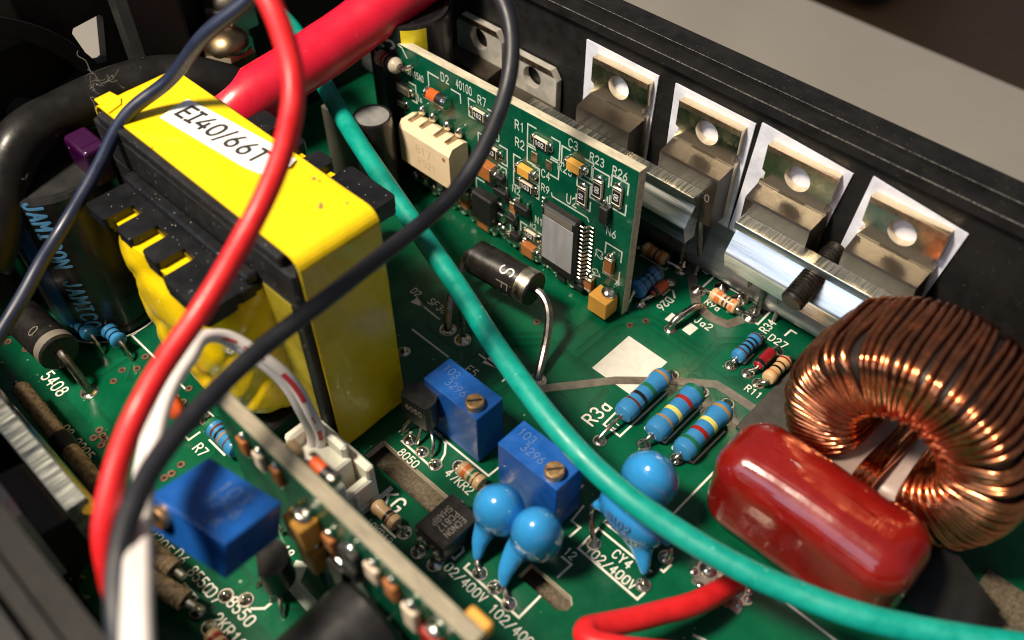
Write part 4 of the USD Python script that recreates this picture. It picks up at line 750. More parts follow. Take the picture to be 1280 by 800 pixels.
disc('printed blue disc capacitor under the teal wire, above the CY4 lettering', (35.3, -16.6, 6.0), 4.7, 2.7, 4.6, (.35, .1, -.1), [([(33.0, -16.9, 5.6), (31.6, -17.6, 5.4), (30.6, -18.0, 4.6)], 1.4, .7), ([(36.6, -16.9, 4.2), (38.8, -18.2, 2.6), (40.0, -19.4, .7)], 2.0, .6)], [[(30.7, -18.0, 4.7), (31.3, -18.8, 2.4), (32.5, -19.7, .6), (32.6, -19.7, -.4)], [(40.0, -19.4, .8), (40.4, -19.8, -.4)]], [('JN102', .75, -.7, -.1), ('Y2 250', .6, -.4, -1.1), ('X1 400', .6, .1, -2.0)])

# red film capacitor
rc = thing('film_capacitor', 'big glossy dark red capacitor in front of the copper coil', 'capacitor', (51, -2.4, 0))
e = rbox(38.7, 63.6, -8.4, 2.6, -.4, 13.8, 4.1, 3).subdivide_to_size(1.6)
e.merge_vertices(); v = e.vertices
u_ = (v[:, 0] - 51.1) / 12.2
e.vertices = v + np.c_[0 * u_, -.25 * np.cos(u_ * 1.5) * np.sign(-(v[:, 1] + 2.9)) * -1 * (1 - u_ ** 2), .35 * (1 - u_ ** 2) * (v[:, 2] - 6) / 6]
e = displaced(displaced(e, .16, .13, 4), .05, .5, 8)
part(rc, 'body', e, 'film_red', smooth=True)
for x in (43, 60): part(rc, 'lead', tube([(x, -2.5, 1.2), (x, -2.5, -.5)], .4, 8, spline=False), 'lead_wire')

# ------------------------------------------------------------------ copper coil standing on edge
C = np.array([54.3, 10.1, 16.0])
co = thing('toroid_coil', 'ring coil of bright copper wire standing behind the red capacitor', 'coil', (53.6, 10.6, 0))
RO, RI, HY = 14.0, 5.5, 6.8
def section(ph, ro, ri, hy, n=3.6):
    cx, rx = (ro + ri) / 2, (ro - ri) / 2
    c_, s_ = math.cos(ph), math.sin(ph)
    return cx + rx * np.sign(c_) * abs(c_) ** (2 / n), hy * np.sign(s_) * abs(s_) ** (2 / n)
ang = np.linspace(0, 2 * math.pi, 73)[:-1]
def ring(ro, ri, hy, a0=0, a1=2 * math.pi, na=72, ns=24):
    closed = a1 - a0 > 6.2; V = []; F = []
    al = np.linspace(a0, a1, na, endpoint=not closed)
    for a in al:
        for s_ in range(ns):
            r, y = section(2 * math.pi * s_ / ns, ro, ri, hy); V.append((C[0] + r * math.cos(a), C[1] + y, C[2] + r * math.sin(a)))
    n = len(al)
    for i in range(n if closed else n - 1):
        for s_ in range(ns):
            a, b_, c_, d_ = i * ns + s_, i * ns + (s_ + 1) % ns, ((i + 1) % n) * ns + (s_ + 1) % ns, ((i + 1) % n) * ns + s_
            F += [[a, b_, c_], [a, c_, d_]]
    mm_ = trimesh.Trimesh(V, F, process=False)
    if closed and mm_.volume < 0: mm_.invert()
    return mm_
part(co, 'core', ring(RO - .5, RI + .7, HY - .5), 'core_black', smooth=True)
part(co, 'core_tape', ring(RO - .35, RI + .5, HY - .35, math.radians(224), math.radians(296), 22), 'tape_white', 'pale tape round the bare foot of the ring', smooth=True)
gc = np.random.default_rng(21)
NT = 80; A0, A1 = math.radians(-62), math.radians(222)
for k in range(NT):
    a = A0 + (A1 - A0) * k / (NT - 1) + gc.normal(0, .006)
    lay = k % 3
    da_ = (A1 - A0) / (NT - 1)
    loose = gc.uniform(.2, .5) if gc.random() < .15 else 0
    lean = gc.normal(0, .016) + (.07 * gc.choice([-1, 1]) if gc.random() < .12 else 0)
    pts = []
    for s_ in range(34):
        ph_ = 2 * math.pi * s_ / 34
        r, y = section(ph_, RO, RI - .5 * lay + gc.normal(0, .02), HY + gc.normal(0, .02), 3.6)
        inner = max(0, -math.cos(ph_))
        wob = (meshkit.noise(np.array([[k * .55, 2.0, 1.0]]), 4)[0] - .5) * .08 * max(0, math.cos(ph_)) * (.55 + .45 * y / HY)
        r += max(0, math.cos(ph_)) * abs(loose)
        aa_ = a + wob + .5 * da_ * math.sin(ph_) + 1.3 * lean * y / HY * max(0, math.cos(ph_)) ** .5
        pts.append((C[0] + r * math.cos(aa_), C[1] + y, C[2] + r * math.sin(aa_)))
    part(co, 'wire_turn', tube(pts, .355, 8, spline=False, closed=True), 'copper_wire', smooth=True)
for k in range(7):
    x = 53.0 + gc.uniform(-1.3, 1.3)
    part(co, 'lead_out', tube([(x + .6, 13.5, 11.4), (x + .3, 8.5, 11.0 + gc.uniform(-.2, .5)), (x + gc.normal(0, .2), 4.2, 10.9), (x - .1, 2.95, 9.2), (x - .3, 2.75 + gc.uniform(-.3, 0), 5.0), (x - .4, 2.7, -.5)], .37, 8), 'copper_wire')
part(co, 'glue_spot', cat_([xf(trimesh.creation.icosphere(1, 1), frame((C[0] + 14.4 * math.cos(a), C[1] + y, C[2] + 14.4 * math.sin(a)), (.25, 0, 0), (0, .4, 0), (0, 0, .2))) for a, y in [(.95, -.5), (.9, .8), (.88, 2.2), (.8, .3), (.78, 1.9), (.7, 1.2), (1.0, 2.6), (.6, -2.8), (.62, -3.3)]]), 'print_light', 'pale specks of glue on the outer turns')
# grey insulation sheets round the coil foot
single('insulation_sheet', box(35.3, 41.6, 6.6, 26.5, .12, .45, .05), 'insulator', 'grey fibre sheet lying under the left foot of the coil', 'insulating sheet')
e = tube([(62.5, 2.5, 6.5), (66, 1.0, 5.5), (68, -2, 4.0), (69.5, -4.5, 1.0)], .3, 4)
sh = trimesh.Trimesh(*(lambda n=14: (np.array([[60.5 + 11.5 * u, -1.4 + 5.2 * w + (0.8 * math.sin(u * 5)), .3 + (7.2 - 4.5 * abs(u - .35)) * (w) + .35 * math.sin(6 * u + 3 * w)] for u in np.linspace(0, 1, n) for w in np.linspace(0, 1, n)]), np.array([[i * n + j, i * n + j + 1, (i + 1) * n + j + 1] for i in range(n - 1) for j in range(n - 1)] + [[i * n + j, (i + 1) * n + j + 1, (i + 1) * n + j] for i in range(n - 1) for j in range(n - 1)])))(), process=False)
th_ = sh.copy(); th_.vertices = th_.vertices + [0, .12, -.25]; th_.invert()
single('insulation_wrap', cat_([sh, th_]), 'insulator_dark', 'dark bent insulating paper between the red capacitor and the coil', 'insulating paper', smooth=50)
single('insulation_sheet', box(69, 84, -6.5, 10, .12, .6, .05), 'board_core', 'brown fibre sheet at the right edge under the coil', 'insulating sheet')
lg = thing('indicator_lamp', 'pale yellow green round lamp cut off by the right edge', 'lamp', (79, -2, 0))
part(lg, 'lens', xf(trimesh.creation.icosphere(3, 1), frame((80.0, -3.0, 4.6), (1.9, 0, 0), (0, 1.9, 0), (0, 0, 2.4))), 'olive_led', smooth=True)
part(lg, 'base', lathe([(0, 0), (2.2, 0), (2.2, 2.2), (0, 2.2)], (80, -3, .5), (80, -3, 3)), 'insulator_dark')

# ================================================================== YELLOW TRANSFORMER
tr = thing('transformer', 'big transformer wrapped in bright yellow tape with a paper label', 'transformer', (-20, -27.5, 0))
YF, YK = -33.3, -21.0
core = cat_([box(-40.6, .05, YF, YK, 28.4, 33.6, .25), box(-38.8, -1.8, YF, YK, 33.4, 35.2, .25), box(-40.6, -.1, YF, YK, 0.8, 6.6, .25), box(-7.0, .05, YF, YK, 6.4, 28.6, .2), box(-40.6, -33.7, YF, YK, 6.4, 28.6, .2)])
part(tr, 'core', core, 'ferrite', smooth=20)
ro_ = sbox(-40.9, .0, .45, 35.5).buffer(-1.9).buffer(1.9, quad_segs=6)
tape = prism(ro_.difference(ro_.buffer(-.22)), 0, 10.95)
tape = tape.subdivide_to_size(1.4); tape = xf(tape, frame((0, -21.5, 0), (1, 0, 0), (0, 0, 1), (0, -1, 0)))
tape.merge_vertices(); w_ = meshkit.fbm(tape.vertices * .16, 3, 9) - .5
tape.vertices[:, 2] += np.where(tape.vertices[:, 2] > 34, w_ * .22, 0); tape.vertices[:, 0] += np.where(tape.vertices[:, 0] > -1, w_ * .3, 0)
part(tr, 'tape_wrap', tape, 'yellow_tape', smooth=25)
part(tr, 'tape_end', prism(Polygon([(-40.6, -32.2), (-36.8, -32.4), (-37.4, -30.4), (-38.6, -29.7), (-40.7, -30.0)]), 35.55, 35.75), 'yellow_tape', 'lifted torn end of the tape')
part(tr, 'tape_stain', prism(union_all([Point(-4.6, -25.4).buffer(.28, quad_segs=2), Point(-5.0, -25.1).buffer(.2, quad_segs=2), Point(-9.0, -22.9).buffer(.22, quad_segs=2), Point(-3.0, -23.0).buffer(.15, quad_segs=2), Point(-8.2, -22.7).buffer(.12, quad_segs=2)]), 35.5, 35.62), 'band_gold', 'brown varnish specks on the tape')
part(tr, 'leg_film', box(-6.7, -1.5, YF - .14, YF - .02, 6.8, 28.2, .05), 'olive_film', 'yellow film over the side of the core leg')
# winding, bulging out on both sides
n1, n2 = 144, 40; V = []; F = []
for i in range(n2):
    z = 3.6 + 23.4 * i / (n2 - 1); q = (z - 3.6) / 23.4
    bulge = 1.02 + .03 * math.sin(math.pi * q) - .16 * (1 - min(1, q / .16)) ** 2 - .03 * max(0, q - .85) / .15
    for j in range(n1):
        a = 2 * math.pi * j / n1
        cx = np.sign(math.cos(a)) * abs(math.cos(a)) ** .62 * 13.7; cy = np.sign(math.sin(a)) * abs(math.sin(a)) ** .62 * 13.0
        fold = (meshkit.fbm(np.array([[a * 3.4 + z * .05, z * .16 + a * .9, 3.3]]), 3, 5)[0] - .5) * .6
        crease = .8 * abs(math.sin(3.1 * a + z * .22)) ** 6 + .6 * abs(math.sin(5.3 * a - z * .35 + 1)) ** 9
        V.append((-20.0 + cx * bulge * (1 + (fold - crease) * .03), -27.5 + cy * bulge * (1 + (fold - crease) * .045), z))
for i in range(n2 - 1):
    for j in range(n1):
        a, b_, c_, d_ = i * n1 + j, i * n1 + (j + 1) % n1, (i + 1) * n1 + (j + 1) % n1, (i + 1) * n1 + j
        F += [[a, b_, c_], [a, c_, d_]]
V += [(-20, -27.5, 3.6), (-20, -27.5, 27)]
for j in range(n1): F += [[len(V) - 2, (j + 1) % n1, j], [len(V) - 1, (n2 - 1) * n1 + j, (n2 - 1) * n1 + (j + 1) % n1]]
part(tr, 'winding', trimesh.Trimesh(V, F, process=False), 'yellow_film', 'winding under wrinkled yellow film', smooth=60)
# bobbin flanges with slots
def rnd(poly, r=.7): return poly.buffer(-r).buffer(r, quad_segs=4)
fl = union_all([sbox(-33.3, -36.4, -7.1, -33.35), sbox(-33.4, -40.4, -29.0, -35), sbox(-26.9, -40.1, -23.6, -35), sbox(-21.2, -40.1, -17.9, -35), sbox(-15.6, -40.9, -7.3, -35)])
fl = union_all([rnd(g, .6) for g in getattr(fl, 'geoms', [fl])])
part(tr, 'flange', prism(fl, 26.6, 28.2), 'bobbin_black', 'black slotted bobbin flange on the near side', smooth=30)
part(tr, 'flange_rib', box(-33.2, -7.2, -34.9, -33.35, 28.2, 29.6, .3), 'bobbin_black')
part(tr, 'flange_block', prism(rnd(sbox(-15.55, -40.85, -7.35, -36.5), .6), 25.9, 26.6), 'bobbin_black', 'thick corner block of the flange')
for x0, x1 in ((-33.3, -29.05), (-26.85, -23.65), (-21.15, -17.95)): part(tr, 'flange_block', prism(rnd(sbox(x0, -40.05, x1, -36.3), .6), 25.8, 26.6), 'bobbin_black')
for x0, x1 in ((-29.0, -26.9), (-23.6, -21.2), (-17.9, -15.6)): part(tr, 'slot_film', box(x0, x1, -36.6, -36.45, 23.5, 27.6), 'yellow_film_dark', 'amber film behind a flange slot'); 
fr = union_all([sbox(-33.3, -21.6, -7.1, -18.6), sbox(-33.4, -19.6, -29.0, -13.6), sbox(-26.9, -19.6, -23.6, -14.0), sbox(-21.2, -19.6, -17.9, -14.0), sbox(-15.6, -19.6, -6.9, -13.2)])
fr = union_all([rnd(g, .6) for g in getattr(fr, 'geoms', [fr])])
part(tr, 'flange', prism(fr, 26.6, 28.2), 'bobbin_black', 'black slotted bobbin flange on the far side', smooth=30)
part(tr, 'flange_block', prism(rnd(sbox(-15.55, -18.4, -6.95, -13.25), .6), 25.6, 26.6), 'bobbin_black')
for x0, x1 in ((-33.3, -29.05), (-26.85, -23.65), (-21.15, -17.95)): part(tr, 'flange_block', prism(rnd(sbox(x0, -18.6, x1, -14.05), .6), 25.8, 26.6), 'bobbin_black')
part(tr, 'pin_base', box(-33.0, -7.2, -38.2, -16.5, 1.0, 3.6, .4), 'bobbin_black')
for x in np.arange(-31, -8, 4.4): part(tr, 'pin', tube([(x, -37.4, 1.5), (x, -37.4, -.5)], .4, 8, spline=False), 'lead_wire')
# torn paper label
lab = [(-32.4, -24.1), (-27.0, -23.4), (-22.5, -22.9), (-17.0, -22.3), (-12.9, -22.3), (-12.2, -23.6), (-13.0, -24.9), (-12.6, -26.4), (-16.5, -27.2), (-24.0, -27.9), (-31.6, -28.6)]
lm = prism(Polygon(lab), 35.62, 35.70); lm = lm.subdivide_to_size(1.0)
lm.vertices[:, 2] += np.clip((lm.vertices[:, 0] + 16) / 4, 0, 1) * (meshkit.fbm(lm.vertices * .6, 3, 2) - .3) * .9
lp = part(tr, 'label', lm, 'paper', 'torn white paper label', smooth=30)
txm = meshkit.text_mesh('EI40/66T', 2.55, .02, bold=True)
txm.apply_translation([-txm.bounds[0][0], -txm.bounds[0][1], 0]); txm.vertices[:, 0] *= 15.2 / txm.bounds[1][0]
txm.vertices[:, 0] += txm.vertices[:, 1] * .12
part(lp, 'lettering', xf(txm, frame((-30.9, -27.55, 35.73), (.997, .075, 0), (-.075, .997, 0), (0, 0, 1))), 'ink_black', smooth=False)

# ------------------------------------------------------------------ tall capacitors and shapes at the back
def ecap(label, x, y, r, h, stripe=None, texts=(), z0=.2, top='cap_top', sa=-60, group=None):
    t = thing('electrolytic_capacitor', label, 'capacitor', (x, y, 0), 'black can capacitors')
    part(t, 'sleeve', lathe([(0, z0), (r * .96, z0), (r, z0 + .4), (r, z0 + 1.2), (r * .965, z0 + 1.7), (r, z0 + 2.2), (r, h - .5), (r * .96, h), (r * .86, h), (r * .86, h - .25), (0, h - .25)], (x, y, 0), (x, y, 1), 48), 'sleeve_black', smooth=30)
    part(t, 'top', lathe([(0, h - .24), (r * .85, h - .24), (r * .85, h - .1), (0, h - .1)], (x, y, 0), (x, y, 1), 40), top)
    up = np.array([math.cos(math.radians(sa)), math.sin(math.radians(sa)), 0])
    ax = np.array([0, 0, -1.0])
    if stripe: part(t, 'stripe', wrap(sbox(.5, -stripe / 2, h - z0 - 2.5, stripe / 2), np.array([x, y, h]), ax, r, up), 'sleeve_blue' if top != 'bobbin_black' else 'sleeve_yellow', smooth=40)
    for s_, along, off, hh in texts: part(t, 'marking', wrap(affinity.translate(text_poly(s_, hh, .19), along, off), np.array([x, y, h]), ax, r + .03, up), 'print_blue' if top != 'bobbin_black' else 'print_light', smooth=False)
    return t
ecap('tall black capacitor with a blue stripe behind the navy wire', -46.6, -39.2, 8.0, 26.5, 2.6, [('JAMICON', 5.6, 3.6, 2.1), ('JAMICON', 19.4, 3.6, 2.1)], sa=-66)
ecap('black capacitor half hidden at the left edge below the cable', -57.5, -52, 6.3, 20, 2.4, [('CON', 12, 3, 1.8), ('JA', 16, 3, 1.8)], sa=-50)
ecap('small capacitor with a pale top behind the upright board end', -33.4, 4.0, 3.1, 18, None, (), top='pale_top', sa=0)
ecap('black capacitor with a yellow stripe at the top edge beside the red cable', -38.5, 17.2, 6.6, 29, 4.0, [('C', 3.0, -4.4, 2.4)], top='bobbin_black', sa=-35)
single('purple_block', rbox(-50.0, -43.0, -35.9, -30.6, 18, 24.2, .6), 'purple_film', 'purple translucent lump between the transformer and the thick cable', 'film capacitor') if False else None
pf = thing('purple_component', 'small purple film covered part between the thick black cable and the transformer', 'component', (-41.7, -34.9, 25))
part(pf, 'body', rbox(-44.6, -38.8, -36.6, -33.2, 25.0, 30.6, .7), 'purple_film', smooth=30)
part(pf, 'sticker', box(-44.0, -40.2, -36.2, -33.7, 30.58, 30.66), 'purple_film')
for k, (x, y, z, mm_, lb_) in enumerate(((-72, 2.4, 19.5, 'bolt_grey', 'dark domed bolt at the back, cut by the navy wire'), (-57.5, -4.0, 23.5, 'bolt_gold', 'brassy domed bolt behind the transformer, catching a warm highlight'))):
    if k == 0: x = -62.0; y = .2; z = 28.0
    t = thing('terminal_bolt', lb_, 'bolt', (x, y, 0), 'terminal bolts at the back')
    part(t, 'dome', xf(trimesh.creation.icosphere(3, 1), frame((x, y, z), (3.6, 0, 0), (0, 3.6, 0), (0, 0, 2.8))), mm_, smooth=True)
    part(t, 'nut', lathe([(0, -4), (4.4, -4), (4.4, -.6), (4.0, 0), (0, 0)], (x, y, z), (x, y, z + 1), 6), mm_, smooth=15)
    part(t, 'post', lathe([(0, -z), (2.2, -z), (2.2, -3), (0, -3)], (x, y, z), (x, y, z + 1), 20), mm_)
pl_ = thing('grey_plate', 'grey green plate standing behind the thick red cable', 'plate', (-39, -3, 0))
part(pl_, 'face', box(-45.0, -31.5, 2.6, 3.6, 1, 15, .2), 'dull_white')

# ------------------------------------------------------------------ white connector
cn = thing('wire_connector', 'white plug connector with wires between the transformer and near board', 'connector', (4, -36.5, 0))
W_ = [box(-1.5, 8.8, -40.6, -39.2, 0, 8.4, .25), box(-1.5, 8.8, -34.6, -33.4, 0, 7.4, .25), box(-1.5, -.4, -40.0, -33.6, 0, 7.4, .25), box(7.6, 8.9, -40.6, -37.8, 0, 8.3, .25), box(7.6, 8.9, -38.2, -33.6, 0, 5.2, .3), box(-1.2, 9.2, -40.2, -33.6, 0, 1.2)]
part(cn, 'shroud', cat_(W_), 'nylon', smooth=20)
part(cn, 'plug', cat_([box(-.3, 6.4, -39.1, -34.7, 1.3, 8.0, .3), box(.2, 6.0, -35.6, -34.6, 7.6, 10.2, .4), box(-.9, .4, -39.2, -34.8, 6.5, 10.4, .4), box(4.8, 6.8, -39.4, -38.2, 6, 9.2, .25)]), 'nylon', smooth=20)
part(cn, 'key_rib', box(8.85, 9.2, -37.2, -36.6, .5, 4.6, .1), 'nylon')

# ------------------------------------------------------------------ near upright board seen on its edge
nb = thing('upright_circuit_board', 'blurred upright board seen edge on across the near foreground', 'circuit board', (20, -45.2, 0))
part(nb, 'board_core', xf(prism(Polygon([(1.2, 7.0), (39.2, 7.0), (39.2, 26.0), (1.2, 26.0)]), 0, 1.6), frame((0, -44.4, 0), (1, 0, 0), (0, 0, 1), (0, -1, 0))), 'board_edge_shaded')
part(nb, 'front_face', box(1.25, 39.15, -46.08, -46.0, 7.0, 25.95), 'board_mask')
part(nb, 'back_face', box(1.25, 39.15, -44.4, -44.32, 7.0, 25.95), 'board_mask')
for x in (4, 12, 20, 28, 36): part(nb, 'pin', tube([(x, -45.2, 7.5), (x, -45.2, -.5)], .35, 8, spline=False), 'lead_wire')
YN = -46.08
def nsm(x0, x1, z0, z1, d, mm_, name, lab=None, sold=True):
    p_ = part(nb, name, box(x0, x1, YN - d, YN - .05, z0, z1, .15), mm_, lab)
    if sold:
        for zz in (z0 - .2, z1 + .2): part(p_, 'solder', displaced(xf(trimesh.creation.icosphere(2, 1), frame(((x0 + x1) / 2, YN - d * .35, zz), ((x1 - x0) * .42, 0, 0), (0, d * .42, 0), (0, 0, .6))), .15, 1.2, int(x0 * 5 + zz)), 'solder', smooth=60)
nsm(14.6, 17.6, 17.2, 21.4, 2.4, 'tantalum', 'chip_capacitor', 'orange block capacitor, upper of two')
nsm(14.6, 17.2, 11.2, 15.2, 2.0, 'tantalum', 'chip_capacitor', 'orange block capacitor, lower of two')
nsm(18.8, 20.4, 18.4, 21.0, .9, 'chip_brown', 'chip_capacitor'); nsm(5.6, 7.0, 21.8, 24.4, .8, 'chip_brown', 'chip_capacitor'); nsm(8.4, 9.8, 22.0, 24.6, .8, 'chip_ceramic', 'chip_resistor'); nsm(11.2, 12.6, 22.0, 24.8, .7, 'chip_brown', 'chip_resistor')
nsm(18.8, 21.4, 13.4, 16.2, 1.2, 'chip_black', 'small_transistor'); nsm(22.0, 24.4, 20.6, 23.0, 1.1, 'chip_black', 'small_transistor'); nsm(25.6, 27.4, 21.4, 24.0, .8, 'chip_ceramic', 'chip_resistor'); nsm(18.2, 20.0, 9.0, 11.8, .8, 'dull_tin', 'chip_resistor'); nsm(31.0, 32.8, 19.6, 23.6, 1.0, 'chip_ceramic', 'chip_resistor'); nsm(33.6, 36.0, 18.0, 22.6, 1.2, 'band_red', 'chip_capacitor'); nsm(28.4, 30.0, 21.6, 24.4, .8, 'chip_brown', 'chip_capacitor'); nsm(21.6, 23.8, 17.0, 19.4, 1.0, 'chip_black', 'small_transistor')
YP = -44.32
DA, DB = (14.2, YP + 1.0, 24.9), (18.2, YP + 1.0, 24.9)
p_ = part(nb, 'glass_diode', lathe([(0, 0), (.75, 0), (.75, 1.7), (0, 1.7)], DA, DB, 16), 'drop_orange', 'red and black glass diode on the far side')
part(p_, 'band', lathe([(0, 1.7), (.76, 1.7), (.76, 2.8), (0, 2.8)], DA, DB, 16), 'chip_black')
for s0, s1 in ((-.6, 0), (2.8, 3.4)): part(p_, 'end_cap', lathe([(0, s0), (.82, s0), (.82, s1), (0, s1)], DA, DB, 16), 'tinned')
part(nb, 'chip_capacitor', box(10.6, 12.6, YP, YP + 1.2, 23.4, 25.4, .2), 'resistor_beige')
part(nb, 'chip_capacitor', box(36.4, 39.0, YP, YP + 1.3, 23.6, 25.4, .2), 'tantalum', 'amber chip near the right end, far side')
kc = thing('electrolytic_capacitor', 'black round capacitor lying out from the near board at the bottom edge', 'capacitor', (25, -53, 6), 'black can capacitors')
part(kc, 'sleeve', lathe([(0, 0), (4.4, 0), (5.0, .6), (5.0, 14), (0, 14)], (25.6, -46.9, 12.6), (25.6, -60, 12.0), 48), 'sleeve_black', smooth=30)
for x in (24.4, 26.8): part(kc, 'lead', tube([(x, -47.2, 12.6), (x, -45.8, 12.6)], .35, 8, spline=False), 'lead_wire')

# ------------------------------------------------------------------ small things, lower left
od = thing('drop_capacitor', 'small orange red capacitor between the red and navy wires', 'capacitor', (-20.5, -44.3, 0))
part(od, 'body', xf(trimesh.creation.icosphere(3, 1), frame((-20.5, -44.4, 3.0), (2.7, 0, 0), (0, 1.35, 0), (0, 0, 2.3))), 'drop_orange', smooth=True)
for x in (-21.8, -19.2): part(od, 'lead', tube([(x, -44.4, 1.6), (x, -44.4, -.4)], .28, 8, spline=False), 'lead_wire')
def sleeve(label, a, b, r):
    t = thing('braided_sleeve', label, 'sleeve', (*((np.array(a) + b) / 2)[:2], 0), 'brown braided sleeves')
    m_ = tube([a, (np.array(a) + b) / 2 + [0, 0, .3], b], r, 20, per=24)
    ang_ = np.arctan2(m_.vertices[:, 1] - a[1], m_.vertices[:, 2]); s_ = m_.vertices[:, 0]
    m_.vertices += m_.vertex_normals * (.12 * np.sin(s_ * 5 + ang_ * 4) * np.sin(s_ * 5 - ang_ * 4))[:, None]
    part(t, 'braid', m_, 'braid', smooth=60)
    dv = (np.array(b) - a) / np.linalg.norm(np.array(b) - a)
    part(t, 'wire_core', tube([np.array(a) - dv * 1.5, np.array(b) + dv * 1.5], r * .45, 10, spline=False), 'lead_grey')
    return t
s1 = sleeve('brown braided sleeve with a black band beside the silver clamp', (-36.6, -57.0, 4.0), (-15.4, -57.8, 4.0), 1.22)
part(s1, 'black_band', lathe([(1.1, 0), (1.42, .1), (1.42, 3.0), (1.1, 3.1)], (-25.5, -57.42, 4.25), (-22, -57.56, 4.22), 20), 'chip_black')
sleeve('short brown braided sleeve end right of the white wire, upper of two', (-6.0, -58.4, 4.4), (1.0, -57.4, 4.0), 1.25)
sleeve('short brown braided sleeve end right of the white wire, lower of two', (-2.5, -60.8, 4.4), (5.0, -58.7, 3.8), 1.25)
jw = thing('jumper_wire', 'bent tinned jumper wire by the Ja2 lettering', 'wire', (18.6, 18, 0))
part(jw, 'wire', tube([(18.2, 14.7, -.3), (18.2, 14.9, 1.0), (18.5, 15.9, 1.9), (18.8, 18.1, 2.0), (18.9, 20.2, 1.3), (18.9, 21.4, -.3)], .55, 12), 'lead_wire')
hd = thing('pale_disc', 'pale grey round part on the board near the teal wire, behind the transformer', 'component', (-29, -5.2, 0))
part(hd, 'disc', lathe([(0, 0), (2.2, 0), (2.2, 7.6), (1.9, 8), (0, 8)], (-27.4, -4.6, 0), (-27.4, -4.6, 1), 24), 'dull_white')

# ================================================================== WIRES
def wire(name, label, pts, r, mm_, n=16, per=8, cat='wire'):
    t = thing(name, label, cat, (pts[0][0], pts[0][1], min(p_[2] for p_ in pts)))
    q_ = smooth_path(pts, per=per); g_ = (meshkit.fbm(np.c_[np.r_[0, np.cumsum(np.linalg.norm(np.diff(q_, axis=0), axis=1))] * .16, np.full(len(q_), r * 9), q_[:, 2] * 0], 2, len(pts))[:, None] - .5)
    q_ = q_ + g_ * np.array([.30, -.22, .25]) * min(r, 1.5)
    tb = tube(smooth_path(q_, n=len(q_) * 2), r * (1 + .05 * g_.repeat(2, 0)[:, 0]), n, spline=False)
    part(t, 'insulation', tb, mm_, smooth=True)
    return t
wire('red_wire', 'bright red wire looping from the top over the transformer to the lower left', [(-7.3, -25.7, 61.5), (-3.8, -26.4, 59.3), (-1.0, -27.6, 56.1), (1.1, -29.5, 53.8), (2.2, -32.4, 50.3), (3.1, -36.3, 47.0), (3.8, -40.3, 44.3), (4.7, -45.4, 41.4), (6.2, -50.5, 39.9), (8.1, -54.7, 38.7), (9.5, -57.9, 36.9), (11.5, -60.9, 35.0), (12.9, -62.8, 32.6), (14.0, -64.0, 29.3), (15.0, -65.3, 25.1), (16.4, -66.9, 20.7)], 1.08, 'red_wire')
NV = [(-20.7, -16.8, 53.2), (-22.7, -19.4, 49.9), (-26.1, -22.8, 46.4), (-31.6, -26.2, 39.6), (-34.0, -31.2, 36.4), (-34.6, -35.5, 32.3), (-34.4, -39.8, 28.8), (-33.6, -44.2, 26.2), (-31.9, -48.2, 24.8), (-30.1, -52.0, 23.3), (-28.1, -56.4, 21.9), (-25.9, -61.0, 20.6), (-23.8, -65.4, 19.4)]
wire('navy_wire', 'thin dark navy wire crossing the yellow transformer at the upper left', NV, .86, 'navy_wire')
wire('black_wire', 'long black wire sweeping from the top centre to the lower left', [(-11.1, 6.3, 48.3), (-6.4, 5.8, 45.7), (-3.1, 3.4, 42.9), (-0.6, -0.3, 39.8), (1.8, -6.2, 36.8), (3.4, -12.6, 34.7), (4.0, -19.3, 33.8), (5.1, -27.7, 34.3), (6.5, -35.9, 35.2), (8.1, -44.0, 36.2), (10.6, -50.7, 37.4), (13.0, -55.5, 38.4), (15.9, -59.4, 39.2), (18.9, -62.4, 39.4), (21.7, -64.6, 39.0), (24.3, -66.2, 38.0), (26.5, -67.3, 36.6)], .94, 'black_wire')
wire('teal_wire', 'thick teal green wire running diagonally across the board in front', [(-64.0, 10.1, 20.0), (-56.4, 8.4, 19.5), (-46.9, 4.6, 19.0), (-35.6, .2, 18.5), (-25.6, -3.2, 18.0), (-16.5, -5.9, 17.2), (-7.9, -8.18, 16.0), (-0.44, -10.17, 15.0), (8.79, -13.52, 15.0), (17.61, -16.32, 15.0), (25.91, -18.48, 15.0), (33.6, -19.08, 14.0), (41.49, -18.34, 13.0), (49.84, -16.78, 12.5), (57.95, -14.32, 12.5), (65.04, -11.16, 13.0), (72.06, -7.33, 14.0), (76.83, -4.66, 15.0)], 1.42, 'teal_wire', 20)
wire('red_cable', 'very thick red cable passing behind the transformer and upright board', [(-37.0, 24.7, 34.0), (-38.4, 18.8, 32.0), (-39.0, 11.3, 30.0), (-39.5, 3.9, 28.2), (-39.8, -3.6, 27.0), (-40.0, -9.0, 26.3), (-40.4, -13.0, 25.4), (-41.5, -17.5, 22.0)], 4.0, 'red_cable', 28, cat='cable')
tc = wire('black_cable', 'very thick black cable bending round the back of the transformer', [(-42.82, -52.22, 20.0), (-44.99, -46.23, 26.0), (-47.2, -40.29, 30.5), (-48.5, -33.81, 30.5), (-48.6, -27.4, 30.5), (-47.3, -20.68, 30.0), (-44.45, -15.6, 28.5), (-41.38, -11.15, 25.0), (-40.62, -8.21, 18.0)], 3.2, 'black_cable', 28, cat='cable')
